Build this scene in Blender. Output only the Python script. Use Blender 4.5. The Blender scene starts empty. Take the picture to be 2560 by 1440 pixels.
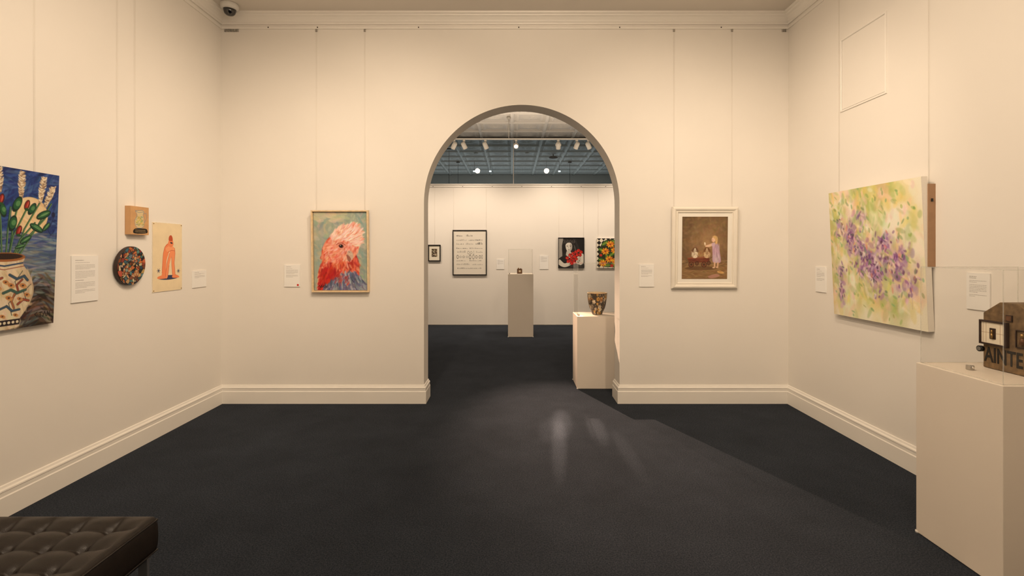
import bpy, math, random
import numpy as np
from mathutils import Vector, Matrix, Euler

scene = bpy.context.scene
COL = scene.collection
scene.view_settings.view_transform = 'Standard'
scene.view_settings.look = 'None'

# ------------------------------------------------------------------ materials
def lin(c):
    out = []
    for v in c[:3]:
        v = v / 255.0
        out.append(v / 12.92 if v <= 0.04045 else ((v + 0.055) / 1.055) ** 2.4)
    return (out[0], out[1], out[2], 1.0)

def new_mat(name):
    m = bpy.data.materials.new(name)
    m.use_nodes = True
    nt = m.node_tree
    b = nt.nodes["Principled BSDF"]
    return m, nt, b

def pmat(name, rgb, rough=0.6, metal=0.0, var=0.05, nscale=12.0, bump=0.0, bscale=200.0, spec=0.5, linear=False):
    m, nt, b = new_mat(name)
    c = rgb + (1.0,) if linear else lin(rgb)
    tc = nt.nodes.new('ShaderNodeTexCoord')
    n = nt.nodes.new('ShaderNodeTexNoise'); n.inputs['Scale'].default_value = nscale
    n.inputs['Detail'].default_value = 4
    nt.links.new(tc.outputs['Object'], n.inputs['Vector'])
    r = nt.nodes.new('ShaderNodeValToRGB')
    r.color_ramp.elements[0].position = 0.3; r.color_ramp.elements[1].position = 0.7
    r.color_ramp.elements[0].color = tuple(max(0, v * (1 - var)) for v in c[:3]) + (1,)
    r.color_ramp.elements[1].color = tuple(min(1, v * (1 + var)) for v in c[:3]) + (1,)
    nt.links.new(n.outputs['Fac'], r.inputs['Fac'])
    nt.links.new(r.outputs['Color'], b.inputs['Base Color'])
    b.inputs['Roughness'].default_value = rough
    b.inputs['Metallic'].default_value = metal
    b.inputs['Specular IOR Level'].default_value = spec
    if bump > 0:
        n2 = nt.nodes.new('ShaderNodeTexNoise'); n2.inputs['Scale'].default_value = bscale
        n2.inputs['Detail'].default_value = 3
        nt.links.new(tc.outputs['Object'], n2.inputs['Vector'])
        bp = nt.nodes.new('ShaderNodeBump'); bp.inputs['Strength'].default_value = bump
        bp.inputs['Distance'].default_value = 0.002
        nt.links.new(n2.outputs['Fac'], bp.inputs['Height'])
        nt.links.new(bp.outputs['Normal'], b.inputs['Normal'])
    return m

M_wall = pmat("wall_paint", (0.80, 0.765, 0.71), 0.7, var=0.012, nscale=1.5, bump=0.08, bscale=60, spec=0.25, linear=True)
M_ceil = pmat("ceiling_paint", (0.66, 0.62, 0.56), 0.8, var=0.015, nscale=2, spec=0.2, linear=True)
M_trim = pmat("trim_gloss_paint", (0.83, 0.80, 0.745), 0.45, var=0.01, nscale=3, spec=0.4, linear=True)
M_white = pmat("plinth_laminate", (0.72, 0.65, 0.56), 0.5, var=0.015, nscale=3, spec=0.4, linear=True)
M_card = pmat("label_card", (0.84, 0.83, 0.80), 0.6, var=0.01, linear=True)
M_ink = pmat("printed_grey_ink", (0.33, 0.31, 0.30), 0.8, var=0.02, linear=True)
M_red = pmat("red_sticker", (200, 40, 30), 0.6)
M_wood = pmat("pale_ash_wood", (226, 200, 160), 0.5, var=0.12, nscale=30)
M_cream = pmat("cream_lacquer_frame", (0.80, 0.75, 0.66), 0.35, var=0.02, linear=True)
M_mat = pmat("mat_board", (0.82, 0.79, 0.72), 0.8, var=0.01, linear=True)
M_blackframe = pmat("black_lacquer", (22, 18, 16), 0.35, var=0.1)
M_brownwood = pmat("brown_stretcher_wood", (158, 124, 94), 0.6, var=0.08, nscale=25)
M_canvas_side = pmat("primed_canvas", (0.78, 0.74, 0.67), 0.8, var=0.02, nscale=60, bump=0.3, linear=True)
M_kraft = pmat("kraft_board", (196, 152, 106), 0.7, var=0.06, nscale=20)
M_darkside = pmat("dark_painted_edge", (32, 34, 46), 0.6, var=0.2)
M_wire = pmat("perlon_wire", (0.74, 0.69, 0.61), 0.3, var=0.01, linear=True)
M_metal = pmat("brushed_steel", (0.55, 0.53, 0.50), 0.3, metal=1.0, var=0.04, linear=True)
M_chrome = pmat("polished_chrome", (0.85, 0.83, 0.80), 0.3, metal=1.0, var=0.02, linear=True)
M_leather = pmat("brown_black_leather", (0.013, 0.0085, 0.006), 0.40, var=0.25, nscale=40, bump=0.3, bscale=350, spec=0.45, linear=True)
M_piping = pmat("leather_piping", (0.013, 0.009, 0.007), 0.35, var=0.1, linear=True)
M_lampwhite = pmat("white_powder_coat", (0.40, 0.38, 0.34), 0.5, var=0.02, linear=True)
M_camwhite = pmat("white_plastic", (0.66, 0.64, 0.60), 0.4, var=0.02, linear=True)
M_blackplastic = pmat("black_plastic", (18, 18, 20), 0.35, var=0.05)
M_dome = pmat("smoked_dome", (12, 13, 16), 0.08, var=0.05, spec=0.9)
M_oldwood = pmat("weathered_crate_wood", (108, 86, 58), 0.7, var=0.4, nscale=35, bump=0.6, bscale=120)
M_darkwood = pmat("dark_stained_wood", (45, 27, 20), 0.45, var=0.2, nscale=30)
M_stencil = pmat("black_stencil_paint", (26, 22, 18), 0.7, var=0.2)
M_ivory = pmat("ivory_paper", (225, 215, 195), 0.7, var=0.04)
M_rust = pmat("rusty_tin", (105, 72, 48), 0.5, metal=0.4, var=0.4, nscale=60)
M_brass = pmat("aged_brass", (150, 120, 75), 0.35, metal=0.8, var=0.15, nscale=60)

def carpet():
    m, nt, b = new_mat("dark_loop_carpet")
    tc = nt.nodes.new('ShaderNodeTexCoord')
    n = nt.nodes.new('ShaderNodeTexNoise'); n.inputs['Scale'].default_value = 130; n.inputs['Detail'].default_value = 6
    n.inputs['Roughness'].default_value = 0.9
    nt.links.new(tc.outputs['Object'], n.inputs['Vector'])
    r = nt.nodes.new('ShaderNodeValToRGB')
    r.color_ramp.elements[0].position = 0.40; r.color_ramp.elements[1].position = 0.60
    r.color_ramp.elements[0].color = (0.006, 0.010, 0.017, 1)
    r.color_ramp.elements[1].color = (0.046, 0.053, 0.067, 1)
    nt.links.new(n.outputs['Fac'], r.inputs['Fac'])
    n3 = nt.nodes.new('ShaderNodeTexNoise'); n3.inputs['Scale'].default_value = 2.2; n3.inputs['Detail'].default_value = 10
    n3.inputs['Roughness'].default_value = 0.7
    nt.links.new(tc.outputs['Object'], n3.inputs['Vector'])
    mr = nt.nodes.new('ShaderNodeMapRange'); mr.inputs['To Min'].default_value = 0.55; mr.inputs['To Max'].default_value = 1.45
    nt.links.new(n3.outputs['Fac'], mr.inputs['Value'])
    mx = nt.nodes.new('ShaderNodeMix'); mx.data_type = 'RGBA'; mx.blend_type = 'MULTIPLY'; mx.inputs[0].default_value = 1.0
    nt.links.new(r.outputs['Color'], mx.inputs[6]); nt.links.new(mr.outputs['Result'], mx.inputs[7])
    nt.links.new(mx.outputs[2], b.inputs['Base Color'])
    b.inputs['Roughness'].default_value = 1.0
    b.inputs['Specular IOR Level'].default_value = 0.0
    b.inputs['Sheen Weight'].default_value = 0.03
    b.inputs['Sheen Roughness'].default_value = 0.6
    bp = nt.nodes.new('ShaderNodeBump'); bp.inputs['Strength'].default_value = 0.6; bp.inputs['Distance'].default_value = 0.004
    nt.links.new(n.outputs['Fac'], bp.inputs['Height']); nt.links.new(bp.outputs['Normal'], b.inputs['Normal'])
    return m
M_carpet = carpet()

def clear_mat(name, tint, base_refl=0.04, k=0.6):
    m = bpy.data.materials.new(name); m.use_nodes = True
    nt = m.node_tree; nt.nodes.clear()
    o = nt.nodes.new('ShaderNodeOutputMaterial')
    t = nt.nodes.new('ShaderNodeBsdfTransparent'); t.inputs['Color'].default_value = tint + (1,)
    g = nt.nodes.new('ShaderNodeBsdfGlossy'); g.inputs['Roughness'].default_value = 0.01
    lw = nt.nodes.new('ShaderNodeLayerWeight'); lw.inputs['Blend'].default_value = 0.5
    p = nt.nodes.new('ShaderNodeMath'); p.operation = 'POWER'; p.inputs[1].default_value = 5.0
    a = nt.nodes.new('ShaderNodeMath'); a.operation = 'MULTIPLY_ADD'; a.inputs[1].default_value = k; a.inputs[2].default_value = base_refl
    mx = nt.nodes.new('ShaderNodeMixShader')
    nt.links.new(lw.outputs['Facing'], p.inputs[0]); nt.links.new(p.outputs[0], a.inputs[0])
    nt.links.new(a.outputs[0], mx.inputs[0]); nt.links.new(t.outputs[0], mx.inputs[1]); nt.links.new(g.outputs[0], mx.inputs[2])
    nt.links.new(mx.outputs[0], o.inputs['Surface'])
    return m
M_acrylic = clear_mat("clear_acrylic", (0.98, 0.98, 0.975), 0.022, 0.45)
M_glass = clear_mat("blue_tinted_glass", (0.52, 0.58, 0.58), 0.04, 0.5)

def edge_mat():
    m = bpy.data.materials.new("acrylic_polished_edge"); m.use_nodes = True
    nt = m.node_tree; nt.nodes.clear()
    o = nt.nodes.new('ShaderNodeOutputMaterial')
    t = nt.nodes.new('ShaderNodeBsdfTransparent'); t.inputs['Color'].default_value = (0.90, 0.90, 0.88, 1)
    g = nt.nodes.new('ShaderNodeBsdfDiffuse'); g.inputs['Color'].default_value = (0.9, 0.9, 0.88, 1)
    mx = nt.nodes.new('ShaderNodeMixShader'); mx.inputs[0].default_value = 0.2
    nt.links.new(t.outputs[0], mx.inputs[1]); nt.links.new(g.outputs[0], mx.inputs[2]); nt.links.new(mx.outputs[0], o.inputs['Surface'])
    return m
M_edge = edge_mat()

def emis(name, col, s):
    m = bpy.data.materials.new(name); m.use_nodes = True
    nt = m.node_tree; nt.nodes.clear()
    o = nt.nodes.new('ShaderNodeOutputMaterial'); e = nt.nodes.new('ShaderNodeEmission')
    e.inputs['Color'].default_value = col + (1,); e.inputs['Strength'].default_value = s
    nt.links.new(e.outputs[0], o.inputs['Surface']); return m
M_lampon = emis("lit_lamp_lens", (1.0, 0.86, 0.66), 5)
M_lampcool = emis("lit_cool_lens", (0.9, 0.96, 1.0), 6)

def art_mat(name, bump=0.0, rough=0.55, bscale=90):
    m, nt, b = new_mat(name)
    a = nt.nodes.new('ShaderNodeAttribute'); a.attribute_name = 'paint'
    nt.links.new(a.outputs['Color'], b.inputs['Base Color'])
    b.inputs['Roughness'].default_value = rough; b.inputs['Specular IOR Level'].default_value = 0.3
    if bump:
        tc = nt.nodes.new('ShaderNodeTexCoord')
        n = nt.nodes.new('ShaderNodeTexNoise'); n.inputs['Scale'].default_value = bscale; n.inputs['Detail'].default_value = 4
        nt.links.new(tc.outputs['Object'], n.inputs['Vector'])
        bp = nt.nodes.new('ShaderNodeBump'); bp.inputs['Strength'].default_value = bump; bp.inputs['Distance'].default_value = 0.003
        nt.links.new(n.outputs['Fac'], bp.inputs['Height']); nt.links.new(bp.outputs['Normal'], b.inputs['Normal'])
    return m
M_paint = art_mat("oil_paint_surface", 0.4)
M_print = art_mat("printed_paper_surface", 0.0, 0.8)
M_glaze = art_mat("decorated_glaze", 0.0, 0.3)
M_tin = art_mat("pressed_tin_paint", 0.15, 0.5, 20)

# ------------------------------------------------------------------ mesh tools
class MB:
    def __init__(s): s.v = []; s.f = []; s.m = []; s.mats = []; s.sm = []
    def mi(s, mat):
        if mat not in s.mats: s.mats.append(mat)
        return s.mats.index(mat)
    def face(s, idx, mat, smooth=False):
        s.f.append(tuple(idx)); s.m.append(s.mi(mat)); s.sm.append(smooth)
    def quad(s, pts, mat):
        n = len(s.v); s.v += [tuple(p) for p in pts]; s.face(range(n, n + len(pts)), mat)
    def box(s, a, b, mat):
        x0, y0, z0 = a; x1, y1, z1 = b; n = len(s.v)
        s.v += [(x0,y0,z0),(x1,y0,z0),(x1,y1,z0),(x0,y1,z0),(x0,y0,z1),(x1,y0,z1),(x1,y1,z1),(x0,y1,z1)]
        for f in [(0,3,2,1),(4,5,6,7),(0,1,5,4),(1,2,6,5),(2,3,7,6),(3,0,4,7)]:
            s.face([n + i for i in f], mat)
    def cyl(s, p, q, r, mat, seg=12, r2=None, caps=True):
        p = Vector(p); q = Vector(q); d = (q - p).normalized(); r2 = r if r2 is None else r2
        u = d.orthogonal().normalized(); w = d.cross(u); n = len(s.v)
        for k in range(seg):
            a = 2 * math.pi * k / seg; o = u * math.cos(a) + w * math.sin(a)
            s.v.append(tuple(p + o * r)); s.v.append(tuple(q + o * r2))
        for k in range(seg):
            a = n + 2 * k; b = n + 2 * ((k + 1) % seg); s.face((a, b, b + 1, a + 1), mat, True)
        if caps:
            s.face([n + 2 * k for k in range(seg)][::-1], mat); s.face([n + 2 * k + 1 for k in range(seg)], mat)
    def lathe(s, prof, mat, seg=32, c=(0, 0, 0)):
        n = len(s.v)
        for r, z in prof:
            for k in range(seg):
                a = 2 * math.pi * k / seg; s.v.append((c[0] + r * math.cos(a), c[1] + r * math.sin(a), c[2] + z))
        for i in range(len(prof) - 1):
            for k in range(seg):
                k2 = (k + 1) % seg
                s.face((n+i*seg+k, n+i*seg+k2, n+(i+1)*seg+k2, n+(i+1)*seg+k), mat, True)
    def frame(s, w, h, prof, mat):
        n = len(s.v)
        for t, y in prof:
            s.v += [(-w/2+t, y, t), (w/2-t, y, t), (w/2-t, y, h-t), (-w/2+t, y, h-t)]
        for i in range(len(prof) - 1):
            for k in range(4):
                k2 = (k + 1) % 4
                s.face((n+4*i+k, n+4*i+k2, n+4*(i+1)+k2, n+4*(i+1)+k), mat)
    def build(s, name, parent=None, loc=(0,0,0), rot=(0,0,0), bevel=0.0):
        me = bpy.data.meshes.new(name); me.from_pydata(s.v, [], s.f)
        for m in s.mats: me.materials.append(m)
        me.polygons.foreach_set('material_index', s.m); me.polygons.foreach_set('use_smooth', s.sm)
        me.update()
        o = bpy.data.objects.new(name, me); COL.objects.link(o)
        o.location = loc; o.rotation_euler = rot
        if parent: o.parent = parent
        if bevel:
            b = o.modifiers.new('bevel', 'BEVEL'); b.width = bevel; b.segments = 2; b.limit_method = 'ANGLE'
        return o

def fixn(o):
    import bmesh
    bm = bmesh.new(); bm.from_mesh(o.data); bmesh.ops.recalc_face_normals(bm, faces=bm.faces); bm.to_mesh(o.data); bm.free()
    return o
def empty(name, label, cat, loc, rot=(0,0,0), group=None):
    o = bpy.data.objects.new(name, None); o.empty_display_size = 0.1; COL.objects.link(o)
    o.location = loc; o.rotation_euler = rot; return tag(o, label, cat, group)
def tag(o, label, cat, group=None):
    o["label"] = label; o["category"] = cat
    if group: o["group"] = group
    return o
def struct(o, label, cat):
    o["kind"] = "structure"; o["label"] = label; o["category"] = cat; return o

# ------------------------------------------------------------------ dimensions (metres; eye 1.5 m)
XL, XR, YB, YB2, YR, ZC = -2.871, 2.729, 4.74, 4.97, -2.6, 3.83
AX0, AX1, AZS = -0.869, 1.062, 1.98
ACX = (AX0 + AX1) / 2; AR = (AX1 - AX0) / 2
YF = 9.74; BX0, BX1 = -4.0, 4.0; YE = 14.6

mb = MB(); mb.box((-4.3, YR - 0.2, -0.1), (4.3, YE + 0.3, 0.0), M_carpet)
struct(mb.build("floor"), "dark charcoal-blue loop pile carpet floor", "floor")
mb = MB(); mb.box((XL - 0.15, YR, 0), (XL, YB, ZC), M_wall); struct(mb.build("wall_left"), "cream painted plaster gallery wall", "wall")
mb = MB(); mb.box((XR, YR, 0), (XR + 0.15, YB, ZC), M_wall); struct(mb.build("wall_right"), "cream painted plaster gallery wall", "wall")
mb = MB(); mb.box((XL - 0.15, YR - 0.15, 0), (XR + 0.15, YR, ZC), M_wall); struct(mb.build("wall_rear"), "cream painted plaster gallery wall", "wall")
out = [(-4.15, 0), (AX0, 0), (AX0, AZS)]
N = 72
for i in range(1, N):
    a = math.pi - math.pi * i / N; out.append((ACX + AR * math.cos(a), AZS + AR * math.sin(a)))
out += [(AX1, AZS), (AX1, 0), (4.15, 0), (4.15, ZC), (-4.15, ZC)]
mb = MB(); n = len(out)
mb.v = [(x, YB, z) for x, z in out] + [(x, YB2, z) for x, z in out]
mb.face(range(n), M_wall); mb.face([n + i for i in range(n)][::-1], M_wall)
for i in range(n):
    j = (i + 1) % n; mb.face((i, i + n, j + n, j), M_wall)
struct(fixn(mb.build("wall_back")), "cream plaster wall pierced by a tall round arch", "wall")
mb = MB(); mb.box((BX0 - .15, YB2, 0), (BX0, YE, ZC), M_wall); struct(mb.build("wall_far_left"), "cream plaster wall of the next room", "wall")
mb = MB(); mb.box((BX1, YB2, 0), (BX1 + .15, YE, ZC), M_wall); struct(mb.build("wall_far_right"), "cream plaster wall of the next room", "wall")
mb = MB(); mb.box((BX0, YF, 0), (BX1, YF + .12, 2.845), M_wall); mb.box((BX0, YF - .02, 2.845), (BX1, YF + .14, 2.865), M_trim)
struct(mb.build("wall_far"), "white partition display wall topped with glass", "wall")
mb = MB(); mb.box((BX0 - .15, YE, 0), (BX1 + .15, YE + .15, ZC), M_wall); struct(mb.build("wall_end"), "plain wall beyond the glass clerestory", "wall")
mb = MB(); mb.box((XL - .15, YR - .15, ZC), (XR + .15, YB, ZC + .1), M_ceil); struct(mb.build("ceiling"), "flat warm white plaster ceiling", "ceiling")
def tin(name, y0, y1, tone, depth, contrast):
    xs = np.arange(BX0, BX1 + .001, 0.022); ys = np.arange(y0, y1 + .001, 0.022); ys[-1] = y1
    X, Y = np.meshgrid(xs, ys)
    c = 0.62
    fx = np.abs(((X / c) % 1) - .5) * 2; fy = np.abs(((Y / c) % 1) - .5) * 2
    e = np.maximum(fx, fy)
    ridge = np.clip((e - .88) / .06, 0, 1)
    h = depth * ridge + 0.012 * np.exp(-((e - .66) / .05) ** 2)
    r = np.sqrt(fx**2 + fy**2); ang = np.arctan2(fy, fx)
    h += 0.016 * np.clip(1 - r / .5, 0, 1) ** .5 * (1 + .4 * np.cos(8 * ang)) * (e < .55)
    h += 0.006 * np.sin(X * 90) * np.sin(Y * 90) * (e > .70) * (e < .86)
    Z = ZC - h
    k = 0.52 + contrast * (.9 * ridge + .5 * np.exp(-((e - .66) / .06) ** 2) + .5 * np.clip(1 - r / .5, 0, 1) - .8 * np.exp(-((e - .82) / .05) ** 2))  # relief shading put into the colour: ridges lighter, creases darker
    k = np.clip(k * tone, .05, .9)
    ny, nx = X.shape
    v = np.stack([X.ravel(), Y.ravel(), Z.ravel()], 1)
    i = np.arange(nx * ny).reshape(ny, nx)
    f = np.stack([i[:-1, :-1].ravel(), i[1:, :-1].ravel(), i[1:, 1:].ravel(), i[:-1, 1:].ravel()], 1)
    me = bpy.data.meshes.new(name); me.from_pydata(v.tolist(), [], f.tolist()); me.materials.append(M_tin)
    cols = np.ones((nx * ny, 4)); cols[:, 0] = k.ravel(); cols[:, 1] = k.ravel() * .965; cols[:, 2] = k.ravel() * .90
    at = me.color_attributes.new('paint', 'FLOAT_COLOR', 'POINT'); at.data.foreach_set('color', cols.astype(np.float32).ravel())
    o = bpy.data.objects.new(name, me); COL.objects.link(o)
    return struct(o, "pressed tin ceiling with embossed square panels", "ceiling")
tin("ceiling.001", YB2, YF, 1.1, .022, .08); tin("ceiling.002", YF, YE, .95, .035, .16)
mb = MB(); mb.box((BX0 - .15, YB2, ZC + .001), (BX1 + .15, YE + .15, ZC + .08), M_ceil); struct(mb.build("ceiling.003"), "solid slab over the tin ceiling", "ceiling")
mb = MB(); mb.quad([(BX0, YF + .05, 2.865), (BX1, YF + .05, 2.865), (BX1, YF + .05, ZC - .04), (BX0, YF + .05, ZC - .04)], M_glass)
for x in (-2.9, 0.03, 3.0):
    mb.box((x - .006, YF + .044, 2.865), (x + .006, YF + .056, ZC - .04), M_metal)
mb.box((BX0, YF + .03, ZC - .062), (BX1, YF + .07, ZC - .01), M_blackframe)
struct(mb.build("window_1"), "blue-tinted frameless glass clerestory above partition", "window")

def sweep(name, path, prof, mat):
    P = [Vector((x, y)) for x, y in path]; n = len(P)
    def nr(a, b):
        d = (b - a).normalized(); return Vector((d.y, -d.x))
    offs = []
    for i in range(n):
        if i == 0: o = nr(P[0], P[1])
        elif i == n - 1: o = nr(P[-2], P[-1])
        else:
            a = nr(P[i-1], P[i]); b = nr(P[i], P[i+1]); m = (a + b).normalized(); o = m / max(.2, m.dot(a))
        offs.append(o)
    mb = MB(); k = len(prof)
    for i in range(n):
        for d, z in prof: mb.v.append((P[i].x + offs[i].x * d, P[i].y + offs[i].y * d, z))
    for i in range(n - 1):
        for j in range(k - 1): mb.face((i*k+j, (i+1)*k+j, (i+1)*k+j+1, i*k+j+1), mat)
    mb.face(range(k), mat); mb.face([(n-1)*k + j for j in range(k)][::-1], mat)
    return mb, name
base = [(0.0, 0), (.024, 0), (.024, .118), (.019, .124), (.019, .146), (.022, .150), (.021, .158), (.012, .166), (.008, .178), (0, .181)]
mb, nm = sweep("baseboard_left", [(XL, YR), (XL, YB), (AX0, YB), (AX0, YB2)], base, M_trim)
struct(mb.build(nm), "tall moulded cream skirting board", "baseboard")
mb, nm = sweep("baseboard_right", [(AX1, YB2), (AX1, YB), (XR, YB), (XR, YR)], base, M_trim)
struct(mb.build(nm), "tall moulded cream skirting board", "baseboard")
loop = [(XL, YR), (XL, YB), (XR, YB), (XR, YR)]
cor = [(0, 3.735), (.012, 3.735), (.016, 3.75), (.024, 3.756), (.032, 3.772), (.05, 3.792), (.066, 3.80), (.070, 3.81), (.088, 3.814), (.092, 3.83)]
mb, nm = sweep("trim_1", loop, cor, M_trim); struct(mb.build(nm), "moulded plaster cornice under the ceiling", "cornice")
rail = [(0, 3.690), (.012, 3.690), (.014, 3.694), (.014, 3.712), (.010, 3.718), (0, 3.718)]
mb, nm = sweep("trim_2", loop, rail, M_trim)
for x in (-2.40, -1.915, -.92, .067, 1.06, 2.06):
    mb.cyl((x, YB - .014, 3.704), (x, YB - .017, 3.704), .006, M_darkwood, 8)
for y in (4.1, 3.1, 2.1):
    mb.cyl((XL + .014, y, 3.704), (XL + .017, y, 3.704), .006, M_darkwood, 8)
    mb.cyl((XR - .014, y, 3.704), (XR - .017, y, 3.704), .006, M_darkwood, 8)
struct(mb.build(nm), "thin white picture hanging rail", "picture rail")
mb = MB(); mb.box((BX0, YF - .014, 2.80), (BX1, YF, 2.825), M_trim)
for x in (-1.6, -1.0, -.4, .2, .8, 1.4, 1.9): mb.cyl((x, YF - .014, 2.812), (x, YF - .018, 2.812), .008, M_darkwood, 8)
struct(mb.build("trim_3"), "thin white picture hanging rail", "picture rail")
mb = MB(); mb.box((BX0, YF - .006, 0), (BX1, YF, .012), M_metal); struct(mb.build("baseboard_far"), "thin shadow-line strip at the partition foot", "baseboard")

# ------------------------------------------------------------------ raster artworks
class Art:
    def __init__(s, W, H, nx, bg, seed=0):
        s.W, s.H, s.nx = W, H, nx; s.ny = int(nx * H / W); s.px = W / nx
        s.x = (np.arange(s.nx) + .5) * s.px; s.y = (np.arange(s.ny) + .5) * (H / s.ny)
        s.X, s.Y = np.meshgrid(s.x, s.y)
        s.c = np.zeros((s.ny, s.nx, 3)) + np.array(bg) / 255.; s.r = np.random.RandomState(seed)
    def noise(s, cell, octv=3, asp=1.0):
        out = np.zeros((s.ny, s.nx)); amp = 1; tot = 0
        for o in range(octv):
            gx = int(s.W / cell) + 3; gy = int(s.H / (cell * asp)) + 3
            g = s.r.rand(gy, gx)
            fx = s.X / cell; fy = s.Y / (cell * asp)
            ix = fx.astype(int); iy = fy.astype(int); tx = fx - ix; ty = fy - iy
            tx = tx*tx*(3-2*tx); ty = ty*ty*(3-2*ty)
            out += amp * ((g[iy,ix]*(1-tx)+g[iy,ix+1]*tx)*(1-ty) + (g[iy+1,ix]*(1-tx)+g[iy+1,ix+1]*tx)*ty)
            tot += amp; amp *= .55; cell /= 2
        return out / tot
    def blur(s, n=1):
        for _ in range(n):
            p = np.pad(s.c, ((1, 1), (1, 1), (0, 0)), 'edge')
            s.c = (p[:-2, 1:-1] + p[2:, 1:-1] + p[1:-1, :-2] + p[1:-1, 2:] + 2 * p[1:-1, 1:-1]) / 6
    def paint(s, mask, col, alpha=1.0):
        a = (mask * alpha)[..., None]; s.c = s.c * (1 - a) + a * np.array(col) / 255.
    def win(s, x0, y0, x1, y1):
        i0 = max(0, int(x0 / s.px) - 1); i1 = min(s.nx, int(x1 / s.px) + 2)
        j0 = max(0, int(y0 / s.px) - 1); j1 = min(s.ny, int(y1 / s.px) + 2)
        return i0, i1, j0, j1
    @staticmethod
    def smooth(pts, k=6):
        n = len(pts); out = []
        for i in range(n):
            p0, p1, p2, p3 = [np.array(pts[(i + d) % n], float) for d in (-1, 0, 1, 2)]
            for t in np.linspace(0, 1, k, endpoint=False):
                out.append(.5*((2*p1)+(-p0+p2)*t+(2*p0-5*p1+4*p2-p3)*t*t+(-p0+3*p1-3*p2+p3)*t**3))
        return out
    def pmask(s, pts, smooth=False):
        if smooth: pts = s.smooth(pts)
        P = np.array(pts, float); m = np.zeros((s.ny, s.nx))
        i0, i1, j0, j1 = s.win(P[:,0].min(), P[:,1].min(), P[:,0].max(), P[:,1].max())
        if i1 <= i0 or j1 <= j0: return m
        for ox in (-.25, .25):
            for oy in (-.25, .25):
                X = s.X[j0:j1, i0:i1] + ox * s.px; Y = s.Y[j0:j1, i0:i1] + oy * s.px
                ins = np.zeros(X.shape, bool); n = len(P)
                for k in range(n):
                    xa, ya = P[k]; xb, yb = P[(k + 1) % n]
                    if ya == yb: continue
                    c = ((ya > Y) != (yb > Y)) & (X < (xb - xa) * (Y - ya) / (yb - ya) + xa); ins ^= c
                m[j0:j1, i0:i1] += ins * .25
        return m
    def poly(s, pts, col, alpha=1, smooth=False):
        m = s.pmask(pts, smooth); s.paint(m, col, alpha); return m
    def ell(s, cx, cy, rx, ry, col, rot=0, alpha=1, ring=0):
        R = max(rx, ry) + s.px; i0, i1, j0, j1 = s.win(cx - R, cy - R, cx + R, cy + R)
        if i1 <= i0 or j1 <= j0: return
        X = s.X[j0:j1, i0:i1] - cx; Y = s.Y[j0:j1, i0:i1] - cy; c, sn = math.cos(rot), math.sin(rot)
        u = X * c + Y * sn; v = -X * sn + Y * c
        d = np.sqrt((u / rx) ** 2 + (v / ry) ** 2)
        m = np.clip((1 - d) * min(rx, ry) / s.px + .5, 0, 1)
        if ring: m *= np.clip((d - (1 - ring)) * min(rx, ry) / s.px + .5, 0, 1)
        a = (m * alpha)[..., None]; s.c[j0:j1, i0:i1] = s.c[j0:j1, i0:i1] * (1 - a) + a * np.array(col) / 255.
    def line(s, pts, w, col, alpha=1, smooth=False):
        for (xa, ya), (xb, yb) in zip(pts[:-1], pts[1:]):
            i0, i1, j0, j1 = s.win(min(xa, xb) - w, min(ya, yb) - w, max(xa, xb) + w, max(ya, yb) + w)
            if i1 <= i0 or j1 <= j0: continue
            X = s.X[j0:j1, i0:i1]; Y = s.Y[j0:j1, i0:i1]; dx, dy = xb - xa, yb - ya; L = dx*dx + dy*dy + 1e-9
            t = np.clip(((X - xa) * dx + (Y - ya) * dy) / L, 0, 1)
            d = np.hypot(X - xa - t * dx, Y - ya - t * dy); m = np.clip((w / 2 - d) / s.px + .5, 0, 1)
            a = (m * alpha)[..., None]; s.c[j0:j1, i0:i1] = s.c[j0:j1, i0:i1] * (1 - a) + a * np.array(col) / 255.
    def dabs(s, n, cols, L, w, ang, sp=.4, mask=None, box=None, alpha=.8, jit=12):
        cnt = 0; tries = 0
        while cnt < n and tries < n * 30:
            tries += 1
            if box: x = s.r.uniform(box[0], box[2]); y = s.r.uniform(box[1], box[3])
            else: x = s.r.uniform(0, s.W); y = s.r.uniform(0, s.H)
            if mask is not None:
                i = min(s.nx-1, max(0, int(x / s.px))); j = min(s.ny-1, max(0, int(y / s.px)))
                if s.r.rand() > mask[j, i]: continue
            c = np.array(cols[s.r.randint(len(cols))]) + s.r.uniform(-jit, jit, 3)
            a = ang(x, y) if callable(ang) else ang
            s.ell(x, y, L * s.r.uniform(.5, 1.2), w * s.r.uniform(.6, 1.3), c, a + s.r.uniform(-sp, sp), alpha)
            cnt += 1
    def lum(s, f): s.c = np.clip(s.c * f[..., None], 0, 1)

def tolin(c):
    c = np.clip(c, 0, 1); return np.where(c <= .04045, c / 12.92, ((c + .055) / 1.055) ** 2.4)

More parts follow.
